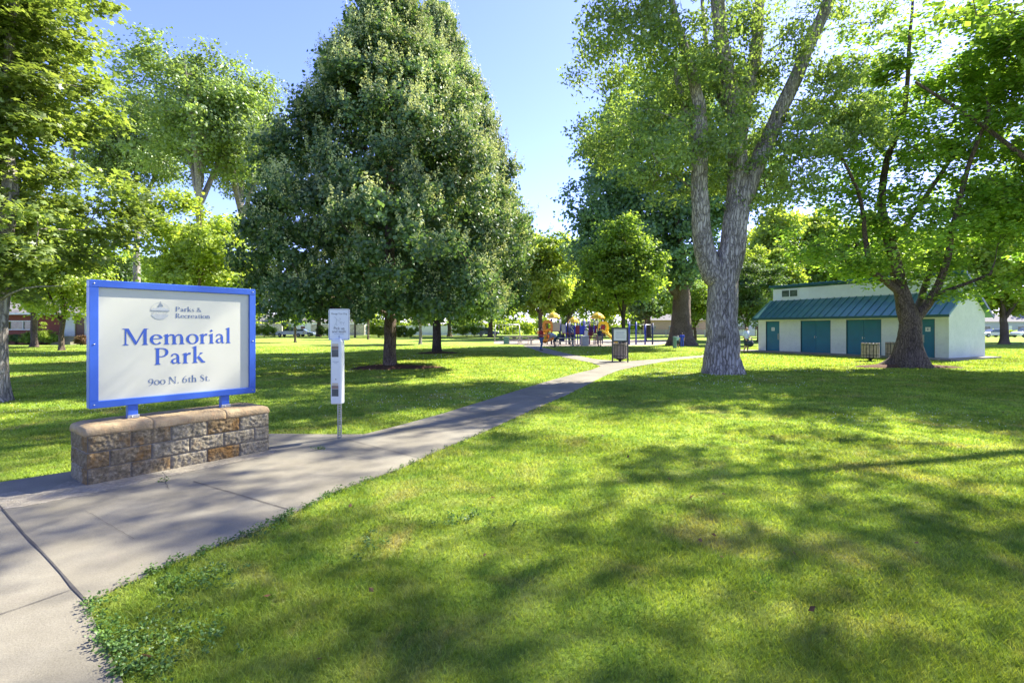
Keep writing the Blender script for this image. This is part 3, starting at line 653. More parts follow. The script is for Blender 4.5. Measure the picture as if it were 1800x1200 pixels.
for pr, px, Y, rz, sc, lf, lab in lst:
    dup(pr, (*at(px, Y), 0), rz, sc, lab, GB, {'crown': lf, 'trunk': M['bark_pale'] if 'pale-trunk' in lab else M['bark_brown']})
# trees outside the right of the picture whose shade crosses the lawn, the nearest one's boughs hanging into view
dup(maple, (23.6, 17.5, 0), 2.4, (1.0, 1.0, 1.1), 'big maple beyond the right edge whose boughs hang into the upper right corner', 'trees along the right side')
far_tree('shade_tree', (16.6, 13.0), 18, 6.2, 9.0, 91, M['leaf_mid'], M['bark_brown'], 'tall open tree outside the right edge whose dappled shade falls on the near lawn', .32, 75, group='trees along the right side', sparse=True, sz=.2)
far_tree('shade_tree', (13.0, 5.5), 17, 5.0, 9.0, 97, M['leaf_mid'], M['bark_brown'], 'open tree outside the right edge, nearer than its neighbour', .28, 60, group='trees along the right side', sparse=True, sz=.2)

# ------------------------------------------------------------------ park sign
def letters(): pass
THK, THN = .155, .05
class Pen:
    def __init__(s): s.v = []; s.f = []; s.k = 0
    def rib(s, pts, thk=THK, thn=THN, w=None):
        pts = [Vector(p) for p in pts]; L = []; Q = []; s.k += 1; n = len(pts)
        for i, p in enumerate(pts):
            t = (pts[min(i + 1, n - 1)] - pts[max(i - 1, 0)]).normalized(); q = Vector((-t.y, t.x))
            ww = (w[i] if w else thn + (thk - thn) * abs(t.y) ** 1.6) / 2; L.append(p + q * ww); Q.append(p - q * ww)
        b = len(s.v); s.v += [(p.x, p.y, s.k) for p in L + Q]; s.f += [(b + i, b + n + i, b + n + i + 1, b + i + 1) for i in range(n - 1)]
    def poly(s, pts): s.k += 1; b = len(s.v); s.v += [(x, y, s.k) for x, y in pts]; s.f.append(tuple(range(b, b + len(pts))))
    def arc(s, cx, cy, rx, ry, a0, a1, **k):
        n = max(6, int(abs(a1 - a0) / 12)); s.rib([(cx + rx * math.cos(R(a0 + (a1 - a0) * i / n)), cy + ry * math.sin(R(a0 + (a1 - a0) * i / n))) for i in range(n + 1)], **k)
    def ser(s, x, y, w=.17, dirn=1, left=True, right=True, stem=THK):
        a = x - (w if left else stem / 2); b = x + (w if right else stem / 2); h = .035 * dirn
        s.poly([(a, y), (b, y), (x + stem / 2, y + 2.4 * h), (x - stem / 2, y + 2.4 * h)] if dirn > 0 else [(x - stem / 2, y + 2.4 * h), (x + stem / 2, y + 2.4 * h), (b, y), (a, y)])
    def stem(s, x, y0, y1, w=THK, b=True, t='flag'):
        s.poly([(x - w / 2, y0), (x + w / 2, y0), (x + w / 2, y1), (x - w / 2, y1)])
        if b: s.ser(x, y0, stem=w)
        if t == 'flag': s.poly([(x - w / 2 - .1, y1 - .07), (x - w / 2, y1 - .12), (x + w / 2, y1), (x + w / 2 - .02, y1 + .03)])
        if t == 'full': s.ser(x, y1, dirn=-1, stem=w)
def glyph(p, c, x0):
    q = Pen(); X = .64
    def arch(x, w):
        q.rib([(x, .42), (x + .06, .54), (x + .18, X - .03), (x + .3, X - .05), (x + w - .02, .48), (x + w, .36), (x + w, 0)], w=[.05, .07, .09, .11, .14, .155, .155]); q.ser(x + w, 0)
    if c == 'M':
        q.stem(.16, 0, 1, .07, t=None); q.stem(1.08, 0, 1, THK, t=None); q.poly([(.12, 1), (.3, 1), (.67, .2), (.6, .02)]); q.poly([(.6, .02), (.64, .12), (1.02, 1), (1.12, 1), (.66, .02)])
        q.poly([(.0, 1), (.2, 1), (.2, .95), (0, .97)]); q.poly([(1.02, 1), (1.24, 1), (1.24, .97), (1.05, .95)]); adv = 1.3
    elif c == 'N': q.stem(.16, 0, 1, .07, t=None); q.stem(.86, 0, 1, .07, t='full', b=False); q.poly([(.05, 1), (.28, 1), (.9, .0), (.84, -.02)]); adv = 1.08
    elif c == 'P': q.stem(.2, 0, 1, t='full'); q.rib([(.2, .97), (.42, .97), (.56, .93), (.65, .83), (.67, .72), (.63, .6), (.54, .51), (.4, .47), (.24, .48)]); adv = .8
    elif c == 'R': q.stem(.2, 0, 1, t='full'); q.rib([(.2, .97), (.42, .97), (.54, .93), (.62, .84), (.63, .74), (.59, .62), (.5, .54), (.38, .51), (.24, .51)]); q.poly([(.34, .52), (.5, .52), (.86, .0), (.66, 0)]); q.ser(.78, 0, .12); adv = .92
    elif c == 'S': q.rib([(.53, .74), (.5, .9), (.38, .97), (.24, .95), (.15, .86), (.15, .73), (.25, .61), (.42, .48), (.53, .35), (.54, .2), (.45, .07), (.3, .02), (.16, .06), (.1, .2), (.09, .3)], w=[.04, .05, .05, .06, .09, .12, .15, .16, .15, .12, .08, .05, .05, .05, .03]); adv = .66
    elif c == 'e': q.arc(.34, X / 2, .25, X / 2 - .03, 12, 322); q.poly([(.14, .33), (.56, .36), (.57, .41), (.14, .38)]); adv = .67
    elif c == 'c': q.arc(.34, X / 2, .25, X / 2 - .03, 45, 320); q.arc(.5, .5, .03, .03, 0, 360, thk=.07, thn=.07); adv = .62
    elif c == 'o': q.arc(.36, X / 2, .27, X / 2 - .02, 0, 360); adv = .72
    elif c in '09' or c == '6':
        if c == '0': q.arc(.36, .34, .27, .32, 0, 360, thk=.12)
        if c == '9': q.arc(.34, .62, .24, .26, 0, 360, thk=.12); q.rib([(.58, .62), (.57, .4), (.47, .16), (.3, 0), (.14, -.06)], w=[.12, .12, .1, .07, .03])
        if c == '6': q.arc(.34, .30, .24, .28, 0, 360, thk=.12); q.rib([(.12, .3), (.13, .55), (.25, .78), (.42, .93), (.56, .98)], w=[.12, .12, .1, .07, .03])
        adv = .7
    elif c in 'nmhr':
        q.stem(.18, 0, 1.05 if c == 'h' else X, t='flag')
        if c == 'r': q.rib([(.22, .42), (.28, .54), (.38, .61), (.47, .59)], w=[.05, .08, .12, .14]); adv = .53
        else:
            arch(.22, .36); adv = .80
            if c == 'm': arch(.62, .36); adv = 1.2
    elif c == 'i': q.stem(.18, 0, X); q.poly([(.17, .76), (.27, .85), (.17, .94), (.07, .85)]); adv = .37
    elif c == 'l': q.stem(.18, 0, 1.05); adv = .37
    elif c == 't': q.rib([(.22, .82), (.22, .3), (.23, .12), (.3, .03), (.42, .06)], w=[.04, .14, .13, .09, .03]); q.poly([(.04, .56), (.42, .56), (.42, X), (.14, X)]); adv = .47
    elif c == 'a': q.rib([(.1, .46), (.14, .57), (.28, .62), (.4, .55), (.43, .42), (.43, .12), (.48, .03), (.58, .05)], w=[.06, .09, .06, .10, .14, .14, .1, .04]); q.rib([(.42, .37), (.28, .32), (.15, .25), (.12, .14), (.2, .04), (.33, .06), (.43, .16)], w=[.04, .06, .1, .13, .09, .05, .04]); adv = .63
    elif c == 'k': q.stem(.18, 0, 1.05); q.poly([(.24, .26), (.26, .31), (.5, .62), (.56, .62)]); q.poly([(.28, .36), (.42, .42), (.72, 0), (.54, 0)]); q.ser(.64, 0, .12); q.ser(.52, X, .11, -1, stem=.05); adv = .73
    elif c == 's': q.rib([(.42, .5), (.38, .59), (.27, .62), (.16, .57), (.14, .47), (.24, .37), (.38, .28), (.42, .17), (.35, .05), (.22, .02), (.11, .06), (.09, .18)], w=[.04, .05, .05, .07, .1, .13, .13, .1, .06, .05, .05, .03]); adv = .52
    elif c == '&': q.rib([(.82, .5), (.68, .22), (.5, .06), (.3, .02), (.14, .12), (.12, .28), (.24, .42), (.44, .56), (.5, .75), (.42, .92), (.3, .93), (.22, .82), (.26, .66), (.5, .36), (.8, .0)], w=[.04, .05, .06, .09, .12, .13, .1, .07, .09, .06, .06, .09, .12, .13, .13]); adv = .9
    elif c == '.': q.arc(.14, .07, .035, .035, 0, 360, thk=.07, thn=.07); adv = .3
    else: adv = .34
    b = len(p.v); p.v += [(x + x0, y, z) for x, y, z in q.v]; p.f += [tuple(b + i for i in f) for f in q.f]; return x0 + adv
def serif_text(name, word, x0, x1, zb, cap, mat, parent, y=-.001):
    p = Pen(); x = 0
    for c in word: x = glyph(p, c, x)
    s = (x1 - x0) / x; m = MB()
    m.add([(x0 + a * s, y - k * 4e-5, zb + b * cap) for a, b, k in p.v], p.f)
    # the front looks along -y
    return m.build(name, mat, parent)
u_ang = math.atan2(.797, .604)
sg = thing('park_sign', (-3.966, 6.10, 0), u_ang, 'blue-framed cream sign reading Memorial Park on a low stone block base', 'sign')
# stone base: split-face blocks in three courses, every face a displaced grid
def stone_base():
    mi = []
    Lx, Ly, H = 1.87, .58, .50; V = []; Fc = []; rng = np.random.default_rng(8)
    from mathutils import noise as MN
    def cell(s, z, off):
        c = min(2, int(z / (H / 3))); w = .375; q = (s + (w / 2 if c % 2 else 0) + off); k = math.floor(q / w); fs = q / w - k; fz = z / (H / 3) - c
        e = min(fs * w, (1 - fs) * w, fz * H / 3 if c else 9, (1 - fz) * H / 3 if c < 2 else 9); return e, k * 7 + c * 3
    faces = [((-Lx / 2, -Ly / 2), (1, 0), (0, -1), Lx), ((Lx / 2, -Ly / 2), (0, 1), (1, 0), Ly), ((Lx / 2, Ly / 2), (-1, 0), (0, 1), Lx), ((-Lx / 2, Ly / 2), (0, -1), (-1, 0), Ly)]
    for fi, (o, t, nn, L) in enumerate(faces):
        nx = int(L / .008); nz = 64; b = len(V)
        for j in range(nz + 1):
            for i in range(nx + 1):
                s = L * i / nx; z = H * j / nz; e, kid = cell(s, z, fi * .11)
                a = min(1, e / .008); edge = min(1, min(s, L - s) / .03)
                h = MN.noise(Vector((s * 9 + kid * 3.1, z * 9, fi * 7))) * .007 + MN.noise(Vector((s * 30, z * 30 + kid, fi))) * .008 + MN.noise(Vector((s * 70, z * 70, kid))) * .005
                dd = -.016 * (1 - a) + (h + .004 + .005 * min(1, e / .03)) * a
                dd *= edge if dd > 0 else 1
                V.append((o[0] + t[0] * s + nn[0] * dd, o[1] + t[1] * s + nn[1] * dd, z))
        for j in range(nz):
            for i in range(nx): q = b + j * (nx + 1) + i; Fc.append((q, q + 1, q + nx + 2, q + nx + 1)); e, kid = cell(L * (i + .5) / nx, H * (j + .5) / nz, fi * .11); mi.append(3 if e < .0045 else int(abs(math.sin(kid * 12.9 + fi) * 43758)) % 3)
    return V, Fc, mi
V_, F_, MI_ = stone_base(); m = MB(); m.add(V_, F_, True); m.box((0, 0, .497), (1.82, .53, .02))
sb = m.build('stone_base', M['stone'], sg)
for q in ('stone_grey', 'stone_tan', 'cap_side'): sb.data.materials.append(M[q])
for q, w_ in enumerate(MI_): sb.data.polygons[q].material_index = w_
m = MB()
for i, (a, b) in enumerate([(-.948, -.36), (-.356, .40), (.404, .948)]):
    n = 26; prof = [(-.298, .497), (-.303, .515), (-.303, .560), (-.290, .580), (-.255, .601), (-.1, .604), (.1, .604), (.255, .601), (.290, .580), (.303, .560), (.303, .515), (.298, .497)]
    k = len(prof); vv = []
    for j in range(n + 1):
        x = a + (b - a) * j / n
        e = .05 * math.exp(-((x + .95) / .05)) + .05 * math.exp(-((.95 - x) / .05))
        for (y, z) in prof: vv.append((x, y * (1 - e) + random.gauss(0, .0025), z - (e * .6 if z > .55 else 0) + random.gauss(0, .0022) * (z > .5)))
    ff = [(j * k + q, (j + 1) * k + q, (j + 1) * k + (q + 1) % k, j * k + (q + 1) % k) for j in range(n) for q in range(k)] + [tuple(range(k)), tuple(range(n * k + k - 1, n * k - 1, -1))]
    m.add(vv, ff, True)
m.build('capstone', M['cap'], sb)
m = MB(); x0, x1, z0, z1, fw, dp = -.86, .882, .75, 2.115, .078, .11
m.box(((x0 + x1) / 2, 0, z1 - fw / 2), (x1 - x0, dp, fw), bev=.006); m.box(((x0 + x1) / 2, 0, z0 + fw / 2), (x1 - x0, dp, fw), bev=.006)
m.box((x0 + fw / 2, 0, (z0 + z1) / 2), (fw, dp - .002, z1 - z0 - 2 * fw + .002), bev=.003); m.box((x1 - fw / 2, 0, (z0 + z1) / 2), (fw, dp - .002, z1 - z0 - 2 * fw + .002), bev=.003)
m.build('frame', M['blue'], sg)
pn = MB().box(((x0 + x1) / 2, 0, (z0 + z1) / 2), (x1 - x0 - 2 * fw + .01, .05, z1 - z0 - 2 * fw + .01)).build('panel', M['panel'], sg)
YF = -.027
for x in (x0 + .039, x1 - .039):
    for z in (z0 + .039, (z0 + z1) / 2, z1 - .039): MB().tube([(x, -dp / 2, z), (x, -dp / 2 - .004, z)], .007, 8).build('screw', M['galv'], sg)
t1 = serif_text('lettering', 'Memorial', -.568, .586, 1.413, .185, M['ink'], pn, YF); t2 = serif_text('lettering', 'Park', -.27, .275, 1.182, .192, M['ink'], pn, YF)
serif_text('lettering', '900 N. 6th St.', -.325, .336, .952, .080, M['ink_grey'], pn, YF)
serif_text('lettering', 'Parks &', -.05, .237, 1.80, .056, M['ink_grey'], pn, YF); serif_text('lettering', 'Recreation', -.05, .336, 1.722, .056, M['ink_grey'], pn, YF)
def flat_poly(m, pts, y): m.add([(a, y, b) for a, b in pts], [tuple(range(len(pts)))])
cx_, cz_, r_ = -.205, 1.80, .098
m = MB(); ring = [(cx_ + r_ * math.cos(a * math.pi / 24), cz_ + r_ * math.sin(a * math.pi / 24)) for a in range(0, 49)]
rin = [(cx_ + r_ * .965 * math.cos(a * math.pi / 24), cz_ + r_ * .965 * math.sin(a * math.pi / 24)) for a in range(0, 49)]
for a in list(range(0, 24)):
    m.add([(ring[a][0], YF, ring[a][1]), (ring[a + 1][0], YF, ring[a + 1][1]), (rin[a + 1][0], YF, rin[a + 1][1]), (rin[a][0], YF, rin[a][1])], [(0, 1, 2, 3)])
flat_poly(m, [(cx_ + r_ * math.cos(R(a)), cz_ + r_ * math.sin(R(a))) for a in range(205, 336, 10)], YF - .0003)
hill = [(-.92, .0), (-.9, .2), (-.72, .34), (-.5, .26), (-.3, .42), (-.16, .40), (-.14, .5), (.14, .5), (.18, .36), (.4, .44), (.6, .28), (.78, .3), (.92, .1), (.92, 0)]
flat_poly(m, [(cx_ + a * r_, cz_ + b * r_) for a, b in hill], YF - .0006)
m.build('emblem', M['logo'], pn)
m = MB(); flat_poly(m, [(cx_ + a * r_ - .0, cz_ + b * r_) for a, b in [(-.2, .5), (.3, .5), (.3, .62), (.22, .78), (.1, .86), (.07, 1.15), (.03, 1.15), (0, .86), (-.12, .78), (-.2, .62)]], YF - .0009)
flat_poly(m, [(cx_ + a * r_, cz_ + b * r_) for a, b in [(-.95, -.02), (.95, -.02), (.95, .05), (-.95, .05)]], YF - .0009); m.build('dome_mark', M['logo_dark'], pn)
def font_text(name, body, size, loc, mat, parent, align='CENTER', sx=1.0, sp=1.0):
    cu = bpy.data.curves.new(name, 'FONT'); cu.body = body; cu.size = size; cu.align_x = align; cu.space_character = sp
    cu.materials.append(mat); o = bpy.data.objects.new(name, cu); C.objects.link(o); bpy.context.view_layer.update()
    me = bpy.data.meshes.new_from_object(o.evaluated_get(bpy.context.evaluated_depsgraph_get())); bpy.data.objects.remove(o)
    me.materials.clear(); o = link(name, me, parent, (mat,)); o.location = loc; o.rotation_euler = (R(90), 0, 0); o.scale = (sx, 1, 1); return o
font_text('lettering', 'BOISE', .034, (cx_, YF - .0012, cz_ - .034), M['logo'], pn, sp=2.0)
for x in (-.47, .51):
    m = MB().box((x, 0, .675), (.095, .07, .152), bev=.004); po = m.build('post', M['blue'], sg)
    b = MB().box((x, -.05, .622), (.11, .028, .036), bev=.003); b.tube([(x - .02, -.066, .622), (x - .02, -.074, .622)], .008, 6); b.build('bracket', M['galv'], po)
# ------------------------------------------------------------------ dog waste station
bx, by = G(597, 771)
dg = thing('waste_bag_station', (bx, by, 0), R(-4), 'white dog waste bag station on a thin steel post beside the path', 'dog waste station')
m = MB()
for sx in (-.024, .024): m.box((sx, 0, .70), (.012, .02, 1.42))
for k in range(40): m.box((0, .009, .02 + k * .035), (.036, .004, .020))
m.build('post', M['galv'], dg)
m = MB(); m.box((0, -.07, .975), (.158, .12, .91), bev=.012); m.box((0, -.07, 1.435), (.14, .105, .03), bev=.01)
bxo = m.build('dispenser_box', M['white'], dg)
for z in (1.29, .73):
    m = MB().box((-.012, -.1305, z - .045), (.098, .006, .105), bev=.002); w = m.build('bag_window', M['screen'], bxo)
    MB().box((-.012, -.1345, z + .035), (.098, .004, .045), bev=.001).build('sticker', M['brown'], bxo)
    MB().box((-.012, -.1345, z + .078), (.09, .004, .030), bev=.001).build('sticker', M['tan'], bxo)
font_text('lettering', 'DOG BAGS', .018, (0, -.1345, 1.12), M['ink_grey'], bxo); font_text('lettering', 'PLEASE', .014, (0, -.1345, 1.10), M['ink_grey'], bxo)
MB().box((0, -.1325, .875), (.012, .004, .014)).build('keyhole', M['dark_metal'], bxo)
def rrect(w, h, r, n=6):
    out = []
    for cx, cz, a0 in ((w / 2 - r, h / 2 - r, 0), (-w / 2 + r, h / 2 - r, 90), (-w / 2 + r, -h / 2 + r, 180), (w / 2 - r, -h / 2 + r, 270)):
        out += [(cx + r * math.cos(R(a0 + 90 * i / n)), cz + r * math.sin(R(a0 + 90 * i / n))) for i in range(n + 1)]
    return out
def plate(w, h, r, y0, y1, zc, xc=0):
    p = rrect(w, h, r); n = len(p); m = MB(); m.add([(xc + a, y0, zc + b) for a, b in p] + [(xc + a, y1, zc + b) for a, b in p], [tuple(range(n)), tuple(range(2 * n - 1, n - 1, -1))] + [(i, n + i, n + (i + 1) % n, (i + 1) % n) for i in range(n)]); return m
ZC = 1.655; pl = plate(.315, .455, .03, -.018, -.014, ZC).build('sign_plate', M['white'], dg)
o_, i_ = rrect(.297, .437, .024), rrect(.287, .427, .020); n = len(o_); m = MB()
m.add([(a, -.019, ZC + b) for a, b in o_] + [(a, -.019, ZC + b) for a, b in i_], [(i, (i + 1) % n, n + (i + 1) % n, n + i) for i in range(n)]); m.build('border', M['dark_metal'], pl)
font_text('lettering', 'Manage Your Dog', .034, (0, -.0195, ZC + .145), M['black'], pl, sx=.95)
font_text('lettering', 'Pick up', .056, (0, -.0195, ZC - .072), M['black'], pl); font_text('lettering', 'and leash', .056, (0, -.0195, ZC - .118), M['black'], pl)
font_text('lettering', 'City park ordinance', .018, (0, -.0195, ZC - .142), M['ink_grey'], pl)
m = MB(); yy = -.0195                          # line drawing of a dog on a leash and a stooping walker
def ln(pts, w): 
    for a, b in zip(pts[:-1], pts[1:]):
        a = Vector(a); b = Vector(b); t = (b - a).normalized() * 1; q = Vector((-t.y, t.x)) * w / 2; global yy; yy -= .00005
        m.add([(p.x, yy, ZC + p.y) for p in (a + q, a - q, b - q, b + q)], [(0, 1, 2, 3)])
ln([(-.075, .11), (-.05, .10), (-.035, .06), (-.045, .02), (-.03, -.02)], .006); ln([(-.045, .02), (-.07, -.02)], .006); ln([(-.04, .08), (0, .05), (.03, .035)], .004)
ln([(.01, .10), (.02, .075), (.005, .07)], .005); ln([(.01, .02), (.035, .035), (.07, .025), (.085, .035)], .007); ln([(.03, .025), (.03, -.01)], .005); ln([(.065, .022), (.07, -.01)], .005)
m.build('pictogram', M['logo'], pl)
m = MB(); yy = -.0195; ln([(0, -.155), (0, -.2)], .006); ln([(-.014, -.17), (.014, -.17)], .005); ln([(-.01, -.182), (.01, -.182)], .005); m.build('crest', M['logo_dark'], pl)

# ------------------------------------------------------------------ restroom building
Lb, Rb = NB(0, 0), NB(11.0, 0); ang = math.atan2(-.889, .457)
rb = thing('restroom_building', (Lb[0], Lb[1], 0), ang, 'white stucco restroom building with teal doors and a green-blue metal roof', 'building')
# local frame: x along the front, y inwards (away from the camera), z up
LEN, DEP, EV = 11.02, 3.95, 2.34
def tpx(px): k = (px - CX) / F; return (36 * k - 17.32) / (.457 + .889 * k)
drs = [(tpx(1346), tpx(1370), 2.08, 'single'), (tpx(1407), tpx(1460), 2.10, 'double'), (tpx(1487), tpx(1549), 2.12, 'double'), (tpx(1617), tpx(1643), 2.10, 'single')]
m = MB(); xs = [0]
for a, b, h, k in drs:
    m.box(((xs[-1] + a) / 2, .1, EV / 2), (a - xs[-1], .2, EV)); m.box(((a + b) / 2, .1, (h + EV) / 2), (b - a, .2, EV - h)); xs.append(b)
m.box(((xs[-1] + LEN) / 2, .1, EV / 2), (LEN - xs[-1], .2, EV))
gab = [(.2, 0), (DEP, 0), (DEP, EV + .05), (1.58, 4.38), (1.58, 3.4), (.2, EV + .05)]
m.xprism(gab, 0, .2); m.xprism(gab, LEN - .2, LEN); m.box((LEN / 2, DEP - .1, EV / 2), (LEN - .4, .2, EV)); m.box((LEN / 2, 2.0, 2.28), (LEN - .42, 3.6, .1))
m.build('wall', M['stucco'], rb)
for i, (a, b, h, k) in enumerate(drs):
    m = MB()
    w = b - a
    if k == 'single': m.box(((a + b) / 2, .09, h / 2 - .005), (w - .09, .045, h - .06), bev=.004)
    else:
        for s in (-1, 1): m.box(((a + b) / 2 + s * (w - .08) / 4, .09, h / 2 - .005), ((w - .09) / 2 - .006, .045, h - .06), bev=.004)
    dr = m.build('door', M['teal'], rb)
    m = MB(); m.box((a + .02, .1, h / 2), (.04, .14, h)); m.box((b - .02, .1, h / 2), (.04, .14, h)); m.box(((a + b) / 2, .1, h - .02), (w - .08, .14, .04)); m.build('frame', M['teal_dark'], dr)
    if k == 'single':
        hx = b - .13 if i == 0 else a + .13
        m = MB().box((hx, .062, 1.05), (.07, .01, .42)); m.tube([(hx, .05, 1.2), (hx, .01, 1.18), (hx, .01, .95), (hx, .05, .93)], .012, 8); m.build('handle', M['galv'], dr)
        q = MB().box(((a + b) / 2, .063, 1.55), (.23, .008, .23), bev=.002).build('door_sign', M['white'], dr)
        c = (a + b) / 2; m = MB(); m.ell((c, .056, 1.61), (.016, .003, .016)); m.box((c, .057, 1.545), (.045, .003, .085)); m.build('pictogram', M['navy'], dr)
    else:
        c = (a + b) / 2; MB().box((c - .07, .06, 1.05), (.035, .02, .14)).build('handle', M['galv'], dr); MB().box((c + .05, .06, 1.05), (.02, .015, .05)).build('lock', M['galv'], dr)
# lean-to roof, clerestory wall and back roof
m = MB(); e0, e1 = (-.38, EV - .10), (1.54, 3.52)
dy, dz = e1[0] - e0[0], e1[1] - e0[1]; L = math.hypot(dy, dz); tl = math.atan2(dz, dy); from_ = Matrix.Rotation(tl, 3, 'X').to_euler()
cc = ((e0[0] + e1[0]) / 2, (e0[1] + e1[1]) / 2)
m.box((LEN / 2, cc[0], cc[1] + .03), (LEN + .36, L, .05), rot=from_)
k = 25
for i in range(k + 1):
    x = -.15 + (LEN + .30) * i / k; m.box((x, cc[0] - math.sin(tl) * .045, cc[1] + .03 + math.cos(tl) * .045), (.028, L, .05), rot=from_)
rf = m.build('roof', M['teal_roof'], rb)
MB().box((LEN / 2, e0[0] - .035, e0[1] + .005), (LEN + .38, .05, .13)).build('fascia', M['teal_dark'], rf)
m = MB(); m.box((LEN / 2, 1.54, 3.93), (LEN - .1, .06, .88))
for i in range(100):
    x = 2.7 + i * .083
    if x < LEN - .1: m.box((x, 1.503, 3.95), (.03, .016, .84))
cl = m.build('clerestory', M['siding'], rb)
wa = .76; wb = 1.9
wn = MB().box(((wa + wb) / 2, 1.496, 4.02), (wb - wa, .03, .46)).build('window', M['glass'], rb)
m = MB()
for a, b, c, dd in (((wa + wb) / 2, 4.26, wb - wa + .1, .04), ((wa + wb) / 2, 3.78, wb - wa + .1, .04)): m.box((a, 1.487, b), (c, .05, dd))
for x in (wa - .03, (wa + wb) / 2, wb + .03): m.box((x, 1.485, 4.02), (.045, .05, .44))
m.build('frame', M['siding'], wn)
m = MB(); e0, e1 = (DEP + .55, EV - .12), (1.36, 4.60); dy, dz = e1[0] - e0[0], e1[1] - e0[1]; L = math.hypot(dy, dz); tl = math.atan2(-dz, -dy); fr_ = Matrix.Rotation(tl, 3, 'X').to_euler(); cc = ((e0[0] + e1[0]) / 2, (e0[1] + e1[1]) / 2)
m.box((LEN / 2, cc[0], cc[1]), (LEN + .36, L, .06), rot=fr_)
for i in range(k + 1):
    x = -.15 + (LEN + .30) * i / k; m.box((x, cc[0] + math.sin(-tl) * .045, cc[1] + math.cos(tl) * .05), (.028, L, .05), rot=fr_)
r2 = m.build('roof', M['teal_roof'], rb); MB().box((LEN / 2, 1.37, 4.53), (LEN + .37, .05, .12)).box((LEN + .19, cc[0], cc[1] - .035), (.03, L, .14), rot=fr_).build('fascia', M['teal_dark'], r2)
MB().box((LEN / 2, -.25, EV - .1), (LEN + .3, .32, .03)).build('soffit', M['siding'], rb)

# ------------------------------------------------------------------ litter bins and notice board
def make_bin(loc, label):
    t = thing('litter_bin', (*loc, 0), 0, label, 'litter bin', 'slatted litter bins')
    m = MB(); m.lathe([(.30, .16), (.33, .20), (.335, .86), (.30, .87)], 16, smooth=False); m.build('liner', M['dark_metal'], t)
    m = MB()
    for i in range(16):
        a = 2 * math.pi * i / 16; m.box((.362 * math.cos(a), .362 * math.sin(a), .53), (.03, .112, .72), rot=Matrix.Rotation(a, 3, 'Z').to_euler(), bev=.006)
    m.build('slats', M['wood'], t)
    m = MB(); m.lathe([(.05, 0), (.06, .06), (.12, .09), (.33, .185), (.30, .20)], 20); m.build('base', M['dark_metal'], t)
    m = MB()
    for z in (.28, .78): m.lathe([(.381, z), (.388, z), (.388, z + .03), (.381, z + .03)], 20, cap=False)
    m.build('hoop', M['dark_metal'], t); return t
bn = make_bin(at(1090, 24.6), 'wooden slatted litter bin behind the notice board at the path fork')
dup(bn, (*at(1530, 25.2), 0), .3, None, 'wooden slatted litter bin in front of the right-hand wide teal door')
dup(bn, (*at(1572, 26.4), 0), .7, None, 'wooden slatted litter bin half hidden by the maple trunk')
kx, ky = at(1090, 23.9)
nb = thing('notice_board', (kx, ky, 0), R(3), 'small notice board on two dark posts at the path fork', 'notice board')
for s in (-1, 1): MB().box((s * .365, 0, .82), (.055, .055, 1.66), bev=.006).build('post', M['dark_metal'], nb)
m = MB(); m.box((0, 0, 1.615), (.68, .05, .05)); m.box((0, 0, 1.0), (.68, .05, .05)); m.box((0, .012, 1.31), (.68, .02, .58)); m.build('frame', M['dark_metal'], nb)
nn_ = MB().box((0, -.006, 1.28), (.60, .012, .49)).build('notice', M['white'], nb); MB().box((0, -.006, 1.552), (.60, .014, .05)).build('header_strip', M['grey_panel'], nb)
m = MB()
for r_i in range(6): m.box((random.uniform(-.02, .02), -.0135, 1.43 - r_i * .055), (random.uniform(.3, .5), .002, .010))
m.build('printed_lines', M['ink_grey'], nn_)
MB().box((0, .03, .93), (.10, .04, .12)).build('bracket', M['dark_metal'], nb)

# ------------------------------------------------------------------ playground
PY = 51.5; ppm = F / PY
def X_(px): return (px - CX) / ppm
def Z_(py): return EYE - (py - HY) / ppm
pg = thing('play_structure', (X_(1015), PY, 0), 0, 'colourful play structure with three yellow roofs, slides and climbers', 'play structure')
ox = X_(1015)
def px_(p): return X_(p) - ox
def post(px, top, dy, mat):
    m = MB(); m.tube([(px_(px), dy, 0), (px_(px), dy, Z_(top))], .055, 10); m.ell((px_(px), dy, Z_(top)), (.06, .06, .05)); m.build('post', mat, pg)
for px, top, dy, mt in [(969, 561, -.7, 'navy'), (984, 561, -.7, 'navy'), (969.5, 561, .7, 'navy'), (984.5, 561, .7, 'navy'), (961, 566, -.7, 'maroon'), (994, 568, -.6, 'play_blue'),
                        (1000, 566, -.7, 'navy'), (1018, 562, -.7, 'play_blue'), (1001, 566, .7, 'navy'), (1017, 564, .7, 'play_blue'), (1009, 568, -.75, 'play_blue'), (1025, 561, -.5, 'play_blue'), (1034, 559, -.6, 'play_blue'),
                        (1038, 563, .6, 'maroon'), (1042, 561, -.8, 'play_blue'), (1048, 563, -.8, 'navy'), (1049, 563, .6, 'navy'), (1061, 562, .6, 'navy'), (1030, 563, .8, 'play_blue')]:
    post(px, top, dy, M[mt])
for pxs, tops, nm in [((961, 984), 548.5, 0), ((998, 1018), 557, 1), ((1038, 1063), 549, 2)]:
    c = px_(sum(pxs) / 2); w = (pxs[1] - pxs[0]) / ppm / 2 * 1.04; h = Z_(tops); hb = h - .62
    prof = [(w, hb), (w * .97, hb + .1), (w * .72, hb + .36), (w * .36, hb + .54), (w * .12, hb + .62), (.02, hb + .63)]
    m = MB(); m.lathe(prof, 8, (c, 0, 0), smooth=False); m.build('roof', M['yellow'], pg)
    if nm == 2:
        m = MB()
        for k in range(9):
            a = k * .7; m.box((c + w * .8 * math.cos(a), w * .8 * math.sin(a), hb + .15 + .1 * math.sin(3 * k)), (.32, .32, .05), rot=Matrix.Rotation(a, 3, 'Z').to_euler())
        m.build('roof_leaves', M['yellow'], pg)
